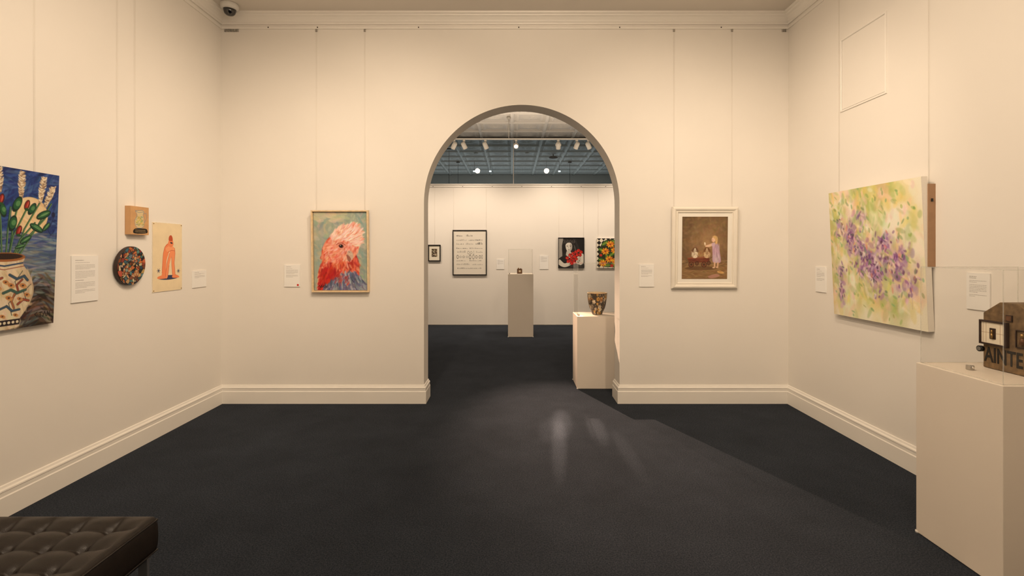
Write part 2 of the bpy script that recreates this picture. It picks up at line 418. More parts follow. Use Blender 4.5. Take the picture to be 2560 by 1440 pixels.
def art_mesh(name, art, w, h, y, z0, mat, parent, back=None, extra=None, mapf=None):
    ny, nx = art.ny, art.nx
    xs = np.linspace(-w / 2, w / 2, nx); zs = np.linspace(z0 + h, z0, ny)
    X, Z = np.meshgrid(xs, zs); Yv = np.full_like(X, y)
    if mapf: X, Yv, Z = mapf(X, Yv, Z)
    v = np.stack([X.ravel(), Yv.ravel(), Z.ravel()], 1).tolist()
    i = np.arange(nx * ny).reshape(ny, nx)
    f = np.stack([i[:-1, :-1].ravel(), i[1:, :-1].ravel(), i[1:, 1:].ravel(), i[:-1, 1:].ravel()], 1).tolist()
    nart = len(v); nf = len(f); mi = [0] * nf; mats = [mat]
    cols = np.ones((nart, 4)); cols[:, :3] = tolin(art.c.reshape(-1, 3))
    if extra:
        off = len(v); v += extra.v; f += [tuple(off + k for k in q) for q in extra.f]
        mats += extra.mats; mi += [m + 1 for m in extra.m]
        cols = np.vstack([cols, np.ones((len(extra.v), 4))])
    me = bpy.data.meshes.new(name); me.from_pydata(v, [], f)
    for m in mats: me.materials.append(m)
    me.polygons.foreach_set('material_index', mi)
    at = me.color_attributes.new('paint', 'FLOAT_COLOR', 'POINT'); at.data.foreach_set('color', cols.astype(np.float32).ravel())
    me.update()
    o = bpy.data.objects.new(name, me); COL.objects.link(o); o.parent = parent
    return o

def wires(par, xs, ztop, zrail, y=-.006, r=.0005, hook=True):
    for x in xs:
        mb = MB(); mb.cyl((x, y, ztop), (x, y, zrail), r, M_wire, 6)
        mb.cyl((x + .008, y, ztop), (x + .008, y, zrail), r * .8, M_wire, 6)
        if hook: mb.box((x - .005, y - .006, zrail - .026), (x + .012, y + .004, zrail), M_metal)
        mb.build("hanging_wire", par)

def painting(label, cat, loc, rz, w, h, depth, lean, art, side=None, frame=None, fmat=None, inset=0.0, artrect=None,
             matmat=None, wx=(), wtop=None, rail_z=3.69, amat=None, name="painting", hook=True):
    e = empty(name, label, cat, loc, (0, 0, rz))
    off = -.002
    if artrect is None: artrect = (inset, inset)
    aw = w - 2 * artrect[0]; ah = h - 2 * artrect[1]
    ex = MB()
    if frame is None:
        ex.box((-w/2, -depth + .001, 0), (w/2, 0, h), side)
        c = art_mesh("canvas", art, w, h, -depth, 0, amat or M_paint, e, extra=ex)
    else:
        ex.box((-w/2 + .01, -depth * .55 + .001, .01), (w/2 - .01, 0, h - .01), matmat or side)
        c = art_mesh("canvas" if matmat is None else "print", art, aw, ah, -depth * .55 - .0005, (h - ah) / 2, amat or M_paint, e, extra=ex)
        m = MB(); m.frame(w, h, frame, fmat); fo = m.build("frame", e); fixn(fo)
        fo.rotation_euler = (lean, 0, 0); fo.location = (0, off, 0)
    c.rotation_euler = (lean, 0, 0); c.location = (0, off, 0)
    if len(wx): wires(e, wx, (wtop if wtop else h) - .04, rail_z - loc[2], hook=hook)
    return e

# ---- galah
A = Art(132, 194, 240, (160, 170, 154), 3)
n1 = A.noise(28, 4); A.paint(np.clip((n1 - .5) * 5, 0, 1), (142, 164, 156)); n1 = A.noise(22, 3); A.paint(np.clip((n1 - .55) * 6, 0, 1), (182, 178, 152))
A.dabs(240, [(142,162,154), (160,172,158), (176,178,158), (130,150,146), (190,190,168)], 11, 4, lambda x, y: 1.2, 1.0, alpha=.5)
A.dabs(40, [(196,188,158), (206,196,170)], 12, 4, 0, .4, box=(0, 0, 80, 22), alpha=.6)
body = [(40,66),(27,84),(19,104),(21,124),(12,142),(9,162),(10,182),(16,194),(90,194),(106,178),(112,156),(112,134),(104,104),(76,80)]
m = A.poly(body, (206, 84, 60), smooth=True)
A.dabs(620, [(218,92,64),(182,50,40),(232,118,86),(240,148,118),(154,36,36),(224,98,68),(238,168,142)], 8, 2.2, lambda x, y: 2.0 - x * .007, .45, mask=m, alpha=.65)
m2 = A.pmask([(30,78),(23,98),(23,118),(44,126),(72,120),(58,90)], True)
A.dabs(110, [(240,158,126),(246,188,166),(230,120,88)], 8, 1.9, 2.2, .5, mask=m2, alpha=.7)
m2 = A.pmask([(12,160),(26,140),(56,144),(68,172),(46,194),(14,194)], True)
A.dabs(150, [(190,36,32),(208,56,40),(154,26,30)], 9, 2.4, 2.0, .4, mask=m2, alpha=.75)
head = [(36,72),(46,54),(64,42),(90,40),(108,52),(114,74),(110,98),(98,114),(80,122),(58,118),(42,104),(34,88)]
m = A.poly(head, (234, 144, 118), smooth=True)
A.dabs(400, [(240,156,128),(228,116,92),(246,190,168),(218,96,76),(242,170,144),(248,208,192)], 7, 1.8, lambda x, y: 2.3 - (x - 60) * .01, .5, mask=m, alpha=.6)
fan = A.poly([(46,58),(54,44),(68,35),(84,30),(100,29),(113,36),(120,50),(122,66),(116,80),(106,84),(94,76),(80,68),(64,66),(52,66)], (242, 202, 186), smooth=True)
A.dabs(340, [(250,222,210),(244,198,180),(250,232,222),(238,168,146),(246,208,194),(236,152,130)], 9, 2.2, lambda x, y: -.75 + (x - 80) * .008 + (y - 55) * .015, .35, mask=fan, alpha=.6)
A.blur(3)
A.dabs(60, [(252,236,226),(250,226,214)], 8, 1.2, lambda x, y: -.75 + (x - 80) * .008 + (y - 55) * .015, .3, mask=fan, alpha=.6)
A.dabs(34, [(226,124,102),(216,104,86)], 7, .8, lambda x, y: -.75 + (x - 80) * .008 + (y - 55) * .015, .3, mask=fan, alpha=.5)
A.ell(68, 84, 9, 6.6, (222, 156, 138), .3, .9); A.ell(68, 84, 6.6, 4.8, (150, 64, 52), .3, .9); A.ell(68, 84, 4.2, 3.9, (24, 18, 20)); A.ell(66.6, 82.5, 1.1, 1.0, (246, 236, 226))
A.line([(56,81),(61,77),(70,76),(79,82)], 1.6, (130, 44, 38), .7); A.line([(60,90),(68,93),(77,90)], 1.1, (186, 84, 68), .6)
A.poly([(84,97),(90,95),(96,100),(98,109),(95,119),(91,114),(87,110),(83,104)], (204, 176, 158), .95, True)
A.poly([(82,105),(88,109),(92,116),(89,123),(83,117)], (150, 98, 86), .9, True)
A.dabs(12, [(222,200,182),(190,160,142)], 4, 1, 1.1, .3, box=(87, 98, 95, 110), alpha=.6)
A.line([(82,95),(79,101),(81,108),(86,114)], 1.1, (160, 66, 56), .6); A.ell(88, 99, .9, .7, (100, 66, 58))
m = A.poly([(28,194),(36,180),(54,166),(78,154),(104,154),(120,168),(131,184),(132,194)], (122, 128, 148), smooth=True)
A.dabs(300, [(104,116,144),(150,154,170),(84,84,118),(176,176,184),(110,96,124),(66,74,102),(136,148,168)], 9, 2.1, lambda x, y: 2.4 - x * .012, .4, mask=m, alpha=.7)
A.dabs(50, [(196,90,80),(168,60,60)], 6, 1.4, 2.0, .4, box=(44, 156, 88, 180), alpha=.5)
A.blur(1)
A.line([(10,186),(13,182),(16,187)], 1.1, (20,18,20)); A.line([(17,188),(18,182),(21,187),(24,182),(25,188)], 1.1, (20,18,20)); A.line([(28,182),(28,188)], 1.1, (20,18,20)); A.line([(32,182),(32,188)], 1.1, (20,18,20)); A.line([(28,185),(32,185)], 1.0, (20,18,20))
woodprof = [(0, 0), (0, -.046), (.012, -.046), (.012, -.028), (.016, -.028)]
painting("galah cockatoo portrait in a pale ash floating frame", "painting", (-1.680, YB, 1.10), 0, .556, .80, .046, .035, A,
         side=M_blackframe, frame=woodprof, fmat=M_wood, inset=.019, wx=(-.252, .225))

# ---- girl with puppies
A = Art(115, 155, 210, (146, 116, 82), 5)
A.lum(.66 + .46 * np.clip(1 - np.hypot((A.X - 66) / 80, (A.Y - 66) / 90), 0, 1)); A.lum(.92 + .16 * A.noise(14, 4))
A.paint(np.clip((A.Y - 112) / 14, 0, 1), (160, 124, 82), .6)
A.poly([(17,18),(24,18),(24,34),(17,34)], (92, 68, 46), .5)
A.dabs(300, [(150,118,80),(128,98,66),(112,84,56),(160,130,92)], 9, 2.5, .8, 1.5, box=(0, 0, 115, 108), alpha=.18)
A.dabs(260, [(164,130,86),(130,98,62),(182,148,104),(110,80,50)], 6, .8, 0, .4, box=(0, 108, 115, 152), alpha=.45)
A.ell(48, 128, 40, 5, (84, 58, 38), alpha=.6)
A.poly([(14,102),(68,99),(70,113),(18,115)], (112, 58, 40)); A.poly([(14,102),(68,99),(68,102),(14,105)], (146, 88, 60))
A.dabs(60, [(130,66,44),(96,48,34),(120,74,54)], 5, .8, 0, .2, box=(16, 103, 68, 113), alpha=.5)
A.line([(70,104),(80,98)], 1.0, (84, 56, 38))
for cx, cy in ((24,119),(56,119)):
    A.ell(cx, cy, 7, 7, (66, 40, 28)); A.ell(cx, cy, 5.4, 5.4, (136, 84, 56)); A.ell(cx, cy, 3.8, 3.8, (92, 66, 46)); A.ell(cx, cy, 1.2, 1.2, (50, 28, 20))
for cx, cy in ((38,116),(68,115)): A.ell(cx, cy, 5, 5.5, (66, 40, 28), alpha=.8); A.ell(cx, cy, 3.2, 3.6, (110, 76, 52), alpha=.8)
for cx, c1, c2 in ((33, (222, 208, 184), (112, 80, 56)), (63, (206, 178, 140), (120, 80, 50))):
    A.ell(cx, 94, 8.5, 9, c1); A.ell(cx, 82, 6.6, 6.2, c2); A.ell(cx, 83.5, 3, 5.5, c1); A.ell(cx - 6, 84, 2.4, 4.8, c2, .3); A.ell(cx + 6, 84, 2.4, 4.8, c2, -.3)
    A.ell(cx - 2.3, 81, .8, .8, (30,20,14)); A.ell(cx + 2.3, 81, .8, .8, (30,20,14)); A.ell(cx, 85, 1.1, .9, (30,20,14)); A.dabs(50, [c1, c2, (160,126,92)], 2, .7, 1.5, .6, box=(cx - 8, 87, cx + 8, 100), alpha=.55)
A.ell(48, 92, 8, 8, (160, 122, 82), alpha=.9); A.dabs(40, [(170,134,92),(136,100,66)], 2.4, .8, 1.4, .6, box=(42, 84, 55, 99), alpha=.6)
A.poly([(77,68),(88,66),(93,76),(96,92),(98,112),(88,115),(78,112),(77,92)], (186, 154, 172), smooth=True)
A.dabs(80, [(206,178,190),(160,128,150),(194,164,180),(214,192,200)], 7, .9, 1.5, .15, box=(79, 72, 95, 112), alpha=.55)
A.poly([(78,70),(70,75),(60,75),(59,72),(68,69),(79,65)], (226, 188, 158), smooth=True); A.poly([(76,66),(84,65),(82,72),(75,73)], (200, 172, 186), smooth=True)
A.ell(58, 68, 2.0, 3.6, (222, 202, 176)); A.ell(57.4, 65.4, 1.8, 1.6, (236, 220, 196))
A.ell(79.5, 57, 5, 6.4, (232, 194, 164), .2); A.poly([(76,50),(82,47),(88,50),(90,58),(88,67),(84,68),(84,58),(79,52)], (208, 170, 114), smooth=True); A.dabs(24, [(226,194,140),(180,138,86)], 3, .5, 1.3, .3, box=(83, 50, 89, 66), alpha=.7)
A.ell(76.6, 57.5, .6, .6, (90, 60, 46)); A.ell(76, 61, .9, .5, (190, 110, 96)); A.ell(78.4, 60, 1.2, 1.0, (226, 160, 136), alpha=.6)
A.poly([(81,113),(85,113),(84,125),(81,125)], (220, 180, 150)); A.poly([(89,113),(93,113),(92,124),(89,124)], (214, 172, 142)); A.ell(80.5, 126.5, 3.6, 1.4, (230, 194, 166)); A.ell(89, 125.5, 3.4, 1.4, (226, 188, 158))
A.poly([(66,149),(78,144),(90,143),(96,147),(86,151),(74,153)], (184, 136, 124), .8, True); A.ell(98, 138, 9, 3, (206, 164, 104), .2); A.ell(97, 136.4, 4, 2, (188, 142, 84), .2)
A.blur(2)
crm = [(0, 0), (0, -.022), (.008, -.034), (.02, -.040), (.032, -.036), (.038, -.028), (.046, -.026), (.052, -.030), (.058, -.024), (.060, -.019)]
painting("cream-framed picture of a small girl and puppies in a wagon", "framed picture", (1.890, YB, 1.132), 0, .646, .803, .036, .03, A,
         side=M_mat, frame=crm, fmat=M_cream, artrect=(.100, .096), matmat=M_mat, amat=M_print, wx=(-.296, .276), name="framed_picture")

# ---- blue still life
A = Art(60, 91, 260, (36, 62, 128), 7)
t = np.clip((A.Y - 30) / 32, 0, 1); A.paint(t, (106, 120, 138)); t = np.clip((A.Y - 62) / 16, 0, 1); A.paint(t, (76, 58, 46))
n1 = A.noise(9, 4); A.paint(np.clip((n1 - .5) * 5, 0, 1) * np.clip(1 - A.Y / 60, 0, 1), (20, 32, 84), .8)
A.dabs(520, [(48,84,152),(28,48,112),(70,104,164),(22,36,88),(92,124,176)], 4.5, .7, lambda x, y: .6 * math.sin(y * .3 + x * .2) - .5, .6, box=(0, 0, 60, 42), alpha=.45)
A.dabs(460, [(126,140,154),(82,102,130),(168,176,178),(62,78,106),(140,134,122)], 5, .6, 0, .3, box=(0, 36, 60, 68), alpha=.5)
A.dabs(460, [(46,34,28),(104,78,56),(70,76,84),(30,24,24),(148,134,120),(116,124,132)], 5, .7, lambda x, y: .7 * math.sin(x * .25), .45, box=(0, 62, 60, 91), alpha=.6)
A.ell(43, 26, 10.6, 10.8, (232, 202, 154)); A.ell(42, 25, 9, 9.4, (240, 214, 170), alpha=.7)
A.dabs(60, [(244,224,186),(226,190,140)], 3, .8, .5, .8, box=(36, 18, 50, 33), alpha=.4)
A.blur(1)
rim = (30, 49)
stems = [(37.5,13,34,30),(50,15,40,34),(55.5,18,44,38),(14,16,20,32),(25,12,27,30),(6,20,16,36),(32,22,31,34),(46,30,38,40),(10,30,20,40),(52,27,41,40),(41,22,34,38),(20,27,24,38)]
for x, y, mx_, my in stems:
    A.line([(x, y), (mx_, my), (rim[0] + (mx_ - 30) * .55, rim[1])], 1.0, (34, 78, 52)); A.line([(x + .2, y), (mx_ + .2, my), (rim[0] + (mx_ - 30) * .55 + .2, rim[1])], .35, (120, 156, 104))
for (x, y0, y1, lean_) in [(37.5,1,15.5,.0),(50.5,2.5,17,-.6),(56.4,7.5,19.5,-1.5),(14,2,17,.8),(25,0.5,13.5,.3),(5,6,20,.6)]:
    A.line([(x, y0 + 1), (x + lean_ * 3, y1)], 2.2, (176, 152, 124))
    for k in range(150):
        tt = A.r.rand(); yy = y0 + (y1 - y0) * tt; wd = (.4 + 1.5 * math.sin(math.pi * min(1, tt * .75 + .2))); sx = A.r.uniform(-1, 1); xx = x + lean_ * (tt * 3) + sx * wd
        c = [(238,224,196),(222,202,168),(246,236,216),(184,152,118),(126,100,84)][A.r.randint(5)]
        A.ell(xx, yy, .85, .28, c, -sx * 1.0, .9)
leaves = [(51,25,4.8,2.2,-.5),(47,33,4.4,2.0,.5),(35.5,20,2.2,4.8,.4),(41,40,3.8,1.6,-.6),(33.5,31,2.2,4.6,.2),(20,27,4.4,2.1,.4),(12,34,3.8,1.8,-.4),(24,36,3.4,1.7,.3),(8,25,3.6,1.8,.2),(28,24,1.8,4,-.2),(44,22,1.8,4,.5),(16,40,3.4,1.5,.6),(53,32,3.2,1.4,-.9),(38,44,3,1.1,-.3),(22,43,2.8,1.1,.4)]
for (x, y, rx, ry, ro) in leaves:
    A.ell(x, y, rx, ry, (14, 44, 34), ro); A.ell(x + .2, y - .2, rx * .85, ry * .72, (34, 92, 56), ro); A.ell(x + .5, y - .4, rx * .55, ry * .35, (86, 140, 88), ro)
    if rx > ry: A.line([(x - rx * .8 * math.cos(ro), y - rx * .8 * math.sin(ro)), (x + rx * .8 * math.cos(ro), y + rx * .8 * math.sin(ro))], .3, (150, 180, 132), .7)
for (x, y, ro) in [(41,20,.3),(37,35,.3),(27,18,.2),(18,33,-.4)]:
    A.ell(x, y, 1.5, 3.1, (70, 16, 20), ro); A.ell(x, y, 1.0, 2.5, (150, 36, 32), ro); A.ell(x + .4, y - .3, .35, 1.8, (206, 96, 76), ro); A.ell(x, y + 2.6, 1.3, .8, (36, 80, 48), ro)
A.line([(58,24),(56,30),(54,34),(56,37),(58,34)], .3, (24, 30, 70)); A.ell(57, 24.5, 1.2, 1.6, (28, 34, 74))
vase = [(20.5,50),(20,54),(16,60),(13.4,67),(13.6,73),(17,80),(21,86),(22,90),(38,90),(39,86),(43,80),(46.4,73),(46.6,67),(44,60),(40,54),(39.5,50)]
m = A.poly(vase, (228, 212, 182), smooth=True); A.paint(m * np.clip((A.X - 36) / 11, 0, 1), (150, 124, 98), .55); A.paint(m * np.clip((22 - A.X) / 10, 0, 1), (180, 156, 128), .5)
A.dabs(220, [(240,226,196),(210,188,154),(230,212,180),(196,170,136)], 3.2, .8, 1.3, .8, mask=m, alpha=.4)
A.ell(30, 50, 11.2, 2.6, (160, 100, 56)); A.ell(30, 49.6, 9.6, 1.7, (48, 32, 26)); A.line([(20.5,53.4),(30,55),(39.8,53.4)], .9, (56, 78, 108)); A.line([(19.5,55.2),(30,57),(40.8,55.2)], .4, (140, 66, 50))
def swoop(pts, w_, c, oc=(38, 34, 36)):
    A.line(pts, w_ + .4, oc, .7); A.line(pts, w_, c)
for pts in ([(40,58),(36,64),(38,70),(33,76),(35,83)], [(27,58),(24,64),(27,70),(24,77),(27,84)], [(45,66),(41,70),(43,76)], [(17,66),(20,72),(18,78)]): A.line(pts, .4, (60, 66, 62), .9)
swoop([(33,60),(37,62.5),(41,61),(43,63.5)], 1.2, (60, 86, 108)); swoop([(40,63),(37,66),(38,69.5)], .9, (150, 72, 54))
swoop([(30,70),(34,68.5),(37.5,70.5),(42,69)], 1.3, (64, 98, 90)); swoop([(36,71),(34.5,75),(36,79)], .9, (170, 104, 66))
swoop([(38,77),(41,74.5),(44,75.5)], 1.1, (156, 76, 56)); swoop([(28,79),(32,77.5),(35,80.5),(39,80)], 1.0, (60, 86, 108))
swoop([(22,61),(25.5,63),(29,61.5)], 1.1, (156, 76, 56)); swoop([(24,64),(22.5,68),(25,72)], .9, (64, 98, 90)); swoop([(17,69),(20,71.5),(24,75)], 1.1, (60, 86, 108)); swoop([(21,79),(24.5,78),(26.5,82)], 1.0, (170, 104, 66))
for cx, cy, s_ in [(40.5,66.5,1.3),(33,73,1.2),(43,72,1.1),(27,67,1.2),(31,64,1.1),(30,83,.9),(37,83,.9),(20,75,1.0),(34,66,1.2),(39,74,1.0)]:
    A.ell(cx, cy, s_ * 1.6, s_, (190, 124, 70), .4, .9); A.ell(cx + s_, cy + s_ * .8, s_, s_ * .6, (206, 160, 104), -.5, .8); A.ell(cx, cy, s_ * .5, s_ * .4, (70, 48, 40))
A.poly([(20.6,85.2),(39.6,85.2),(39.2,88.6),(21,88.6)], (40, 30, 36))
for k in range(8): A.ell(22 + k * 2.3, 86.9, .8, .8, (232, 220, 192))
A.lum(np.full((A.ny, A.nx), .94))
for pts in ([(49.5,83),(48,84),(49.5,85.6)], [(50.5,83.4),(52.5,83.2)], [(51.5,83.2),(51.3,86)], [(53,86),(54,83),(55,86)], [(55.6,86),(55.8,83.2),(57,86),(57.2,83)]):
    A.line(pts, .45, (22, 18, 18))
painting("blue still life of white banksias in a patterned vase", "painting", (XL, 2.671, 1.058), math.pi / 2, .60, .911, .03, .041, A,
         side=M_darkside, wx=(.205, -.22))

# ---- jug box painting
A = Art(18, 21, 130, (200, 156, 108), 8)
A.lum(.95 + .1 * A.noise(3, 3))
jug = [(6,3.2),(11.5,2.6),(13.2,3.6),(12.2,6),(13.4,10),(13,14.5),(10.5,16),(6.8,16),(4.6,14),(4.4,10),(6.6,6.6),(4.8,3.4)]
A.poly(jug, (210, 188, 142), smooth=True)
for p in (jug + [jug[0]], [(12.6,5),(15.4,4.6),(16,8),(13.6,11.6)], [(5,3.6),(8,4.6),(12.6,3.8)]): A.line(p, .28, (110, 128, 146))
A.dabs(70, [(212,190,96),(136,158,92),(214,174,100),(130,152,130)], .8, .4, 0, 2, box=(5.4, 7.4, 12.6, 14), alpha=.7)
A.poly([(4.4,16.6),(14,16.2),(16.4,17.2),(15.6,19.6),(3.6,20)], (38, 32, 26), smooth=True)
for yy in (17.7, 18.9):
    x = 5.0
    while x < 14.4:
        L = A.r.uniform(.5, 1.3); A.line([(x, yy), (x + L * .3, yy - .4), (x + L * .6, yy + .2), (x + L, yy - .1)], .18, (206, 178, 130)); x += L + .4
painting("small box canvas of a flowery jug on kraft brown", "painting", (XL, 3.648, 1.625), math.pi / 2, .18, .213, .04, .0, A,
         side=M_kraft, wx=(-.005,), amat=M_print)

# ---- mosaic disc
A = Art(28, 28, 210, (30, 22, 20), 9)
NS = 150
sd = A.r.uniform(0, 28, (NS, 2)); pal = np.array([(186,92,54),(196,150,108),(60,104,114),(136,66,46),(200,182,150),(90,60,44),(30,28,32),(90,124,130),(176,140,100),(190,106,60),(44,68,86),(110,66,44)])
pc = pal[A.r.randint(0, len(pal), NS)] + A.r.uniform(-10, 10, (NS, 3))
U = A.X / 14 - 1; V = A.Y / 14 - 1
DX = (U * np.sqrt(np.maximum(0, 1 - V * V / 2))) * 14 + 14; DY = (V * np.sqrt(np.maximum(0, 1 - U * U / 2))) * 14 + 14
D = np.hypot(DX[..., None] - sd[:, 0], (DY[..., None] - sd[:, 1]) * 1.3); o2 = np.partition(D, 1, axis=2)[..., :2]; idx = D.argmin(2)
A.c = pc[idx] / 255.; A.lum((1 - .8 * ((o2[..., 1] - o2[..., 0]) < .28)))
def ringp(cx, cy, r0, r1, cols, seg=12):
    d = np.hypot(DX - cx, DY - cy); a = np.floor((np.arctan2(DY - cy, DX - cx) / (2 * np.pi) + .5) * seg).astype(int) % len(cols)
    m = (d > r0) & (d < r1); A.c[m] = (np.array(cols)[a][m]) / 255.; e2 = ((np.abs(d - r0) < .14) | (np.abs(d - r1) < .14)); A.c[e2] = .1
ringp(17, 8.5, 0, 1.4, [(196, 156, 110)]); ringp(17, 8.5, 1.5, 3.4, [(170,84,50),(176,140,106),(56,88,96)], 15)
ringp(9, 17, 0, 1.3, [(130, 148, 140)]); ringp(9, 17, 1.4, 3.4, [(180,158,126),(110,66,42),(166,94,58)], 12)
ringp(19, 19.5, 0, 2.6, [(164, 104, 62), (184, 148, 108)], 6)
def mfun(X, Y, Z):
    rx, rz = .13, .142; u = X / .14; v = (Z - .14) / .14
    return u * np.sqrt(np.maximum(0, 1 - v * v / 2)) * rx, Y, v * np.sqrt(np.maximum(0, 1 - u * u / 2)) * rz + .14
e = empty("mosaic_disc", "round mosaic wall piece of orange, teal and black fragments", "wall art", (XL, 3.57, 1.253), (0, 0, math.pi / 2))
ex = MB(); n0 = 56
for k in range(n0):
    a = 2 * math.pi * k / n0
    for yy, s_ in ((0, .97), (-.006, 1.0), (-.028, 1.0), (-.0315, .985)): ex.v.append((.1325 * s_ * math.cos(a), yy, .14 + .1445 * s_ * math.sin(a)))
for k in range(n0):
    a = k * 4; b = ((k + 1) % n0) * 4
    for j in range(3): ex.face((a + j, b + j, b + j + 1, a + j + 1), M_darkwood)
ex.face([k * 4 for k in range(n0)], M_darkwood); ex.face([k * 4 + 3 for k in range(n0)][::-1], M_darkwood)
o = art_mesh("mosaic_face", A, .28, .28, -.0325, 0, M_glaze, e, extra=ex, mapf=mfun); o.rotation_euler = (.06, 0, 0); o.location = (0, -.004, 0)
wires(e, (-.09,), .24, 3.69 - 1.253)

# ---- figure print
A = Art(33.8, 56, 200, (232, 214, 178), 11)
A.lum(.97 + .06 * A.noise(6, 3))
org = (236, 140, 92); dk = (54, 44, 62)
A.ell(17.5, 44.9, 12, 1.9, (54, 62, 92))
# bowed back, long folded legs, narrow upright silhouette
A.poly([(17,17),(13.4,19.6),(11.6,25),(10.8,33),(10.2,41),(9.4,44.6),(14.4,44.8),(14.6,38),(15.6,30),(18.4,23)], org, smooth=True)
A.poly([(13.8,44.4),(15.6,34),(18.6,25),(21.6,19.6),(24.8,20.6),(25.4,25),(24.4,33),(25.6,43.6),(22.4,44.4),(21.4,35),(21.2,28),(18.4,35),(16.6,44.6)], (240, 150, 102), smooth=True)
A.poly([(22.2,43.4),(26,42.8),(30,44.4),(29.6,45.6),(22.6,45.4)], org, smooth=True); A.poly([(5.4,44),(10,43),(14.6,44.4),(14,45.6),(6,45.6)], org, smooth=True)
A.poly([(14.4,21),(18.2,19),(23.4,19.4),(25.2,22.8),(21,22.4),(16.8,24)], (242, 162, 114), smooth=True)
A.poly([(17,17.4),(18.4,13.8),(21.6,13),(23.2,15.4),(23,18.4),(20,19.8)], org, smooth=True)
A.poly([(17.8,13.8),(18.4,10.8),(20.8,9.8),(22.4,12),(22.2,14.4),(19.4,14.6)], (190, 84, 52), smooth=True)
A.ell(21, 16.2, 1.5, .6, dk, .2)
for p in ([(17,17),(13.4,19.6),(11.6,25),(10.8,33),(10.2,41)], [(24.8,20.6),(25.4,25),(24.4,33),(25.6,43)], [(18.6,25),(15.6,34),(14,44)], [(21.2,28),(21.4,35),(22.4,44)], [(16.8,24),(21,22.4),(25.2,22.8)], [(18.4,35),(16.8,44)]): A.line(p, .35, (190, 80, 54))
for cx, cy in ((6.4, 39), (29.4, 40)):
    for k in range(6):
        a = k * math.pi / 3; A.line([(cx, cy), (cx + 1.7 * math.cos(a), cy + 1.7 * math.sin(a))], .45, (40, 52, 84))
e = empty("figure_print", "unframed cream paper print of a seated orange figure", "print", (XL, 3.997, 1.171), (0, 0, math.pi / 2))
ex = MB(); r_ = random.Random(4); bp_ = []
def edgepts(ax, ay, bx, by, n):
    for k in range(n):
        t_ = k / n; bp_.append((ax + (bx-ax)*t_ + r_.uniform(-.0015,.0015), ay + (by-ay)*t_ + r_.uniform(-.0015,.0015)))
edgepts(-.171, -.002, .171, -.002, 24); edgepts(.171, -.002, .171, .562, 36); edgepts(.171, .562, -.171, .562, 24); edgepts(-.171, .562, -.171, -.002, 36)
nb = len(bp_); ex.v = [(x, -.005, z) for x, z in bp_] + [(x, .001, z) for x, z in bp_]; ex.face(range(nb), M_ivory); ex.face([nb + i for i in range(nb)][::-1], M_ivory)
for i in range(nb): ex.face((i, (i + 1) % nb, (i + 1) % nb + nb, i + nb), M_ivory)
o = art_mesh("paper_sheet", A, .338, .56, -.0056, 0, M_print, e, extra=ex)
for x, z in ((-.16, .01), (.16, .01), (-.16, .55), (.16, .55)):
    mb = MB(); mb.cyl((x, .001, z), (x, -.009, z), .004, M_brass, 10); mb.build("pin", e)

# ---- abstract
A = Art(90.5, 100, 300, (240, 234, 212), 13)
def blob(cx, cy, rx, ry): return np.exp(-(((A.X - cx) / rx) ** 2 + ((A.Y - cy) / ry) ** 2))
fld = np.clip(1.15 - np.clip((A.X - 70) / 20, 0, 1) - np.clip((12 - A.Y) / 18, 0, 1) * .6 - np.clip((A.Y - 82) / 14, 0, 1) * .8, 0, 1)
for col, cell, th, al in [((222,204,116), 18, .42, .8), ((160,178,92), 16, .48, .8), ((232,184,160), 14, .53, .65), ((190,204,124), 13, .5, .55), ((243,238,222), 12, .58, .6)]:
    n1 = A.noise(cell, 4, 1.5); A.paint(np.clip((n1 - th) * 5, 0, 1) * fld, col, al)
A.paint(np.clip(1 - A.X / 10, 0, 1), (222, 184, 146), .4)
A.dabs(260, [(180,194,118),(226,208,118),(236,196,174),(244,238,220),(158,178,100)], 7, 2.6, 1.3, .9, mask=fld, alpha=.35)
pm = np.zeros_like(A.X)
for cx, cy, rx, ry, w_ in [(14,30,5,7,.65),(24,38,7,10,.85),(33,46,8,8,.9),(40,54,9,9,1),(48,64,9,9,.95),(34,62,6,7,.6),(58,42,7,7,.8),(56,54,6,6,.7),(68,56,8,10,.85),(78,70,6,8,.65),(11,72,4,16,.55),(24,54,5,6,.5),(52,80,6,5,.45),(34,22,6,5,.5),(84,60,4,6,.4),(66,74,5,5,.4)]: pm = np.maximum(pm, w_ * blob(cx, cy, rx, ry))
A.paint(np.clip(pm * A.noise(5, 3) * 1.8, 0, 1), (182, 146, 184), .8)
A.blur(5)
A.dabs(230, [(160,120,170),(184,146,188),(140,98,152),(208,176,200),(190,150,178)], 3.6, 1.6, 1.35, 1.1, mask=pm ** 1.4, alpha=.5)
A.dabs(170, [(180,194,118),(230,210,122),(240,206,190),(248,242,228),(148,170,98)], 4.2, 1.4, 1.3, 1.0, mask=fld, alpha=.4)
A.blur(3)
A.dabs(190, [(114,70,130),(138,98,150),(158,118,168),(104,64,112)], 1.9, .8, 1.4, 1.1, mask=pm ** 1.8, alpha=.6)
A.dabs(60, [(80,52,80),(94,74,90),(72,84,72)], 1.3, .6, 1.2, 1.0, mask=pm ** 2.6, alpha=.7)
A.dabs(80, [(240,216,218),(246,234,226),(220,140,122),(228,196,204)], 2.2, .8, 1.3, 1.0, mask=pm, alpha=.6)
A.dabs(110, [(112,148,96),(138,166,100),(126,170,118),(152,178,92)], 2.0, .8, 1.2, 1, mask=np.clip(fld - pm, 0, 1), alpha=.55)
A.blur(1)
for k in range(60):
    x = A.r.uniform(4, 80); y = A.r.uniform(26, 78); A.line([(x, y), (x + A.r.uniform(-.5, .5), y + A.r.uniform(5, 16))], .3, [(192,168,160),(166,138,168),(180,184,140),(228,206,170)][k % 4], .4)
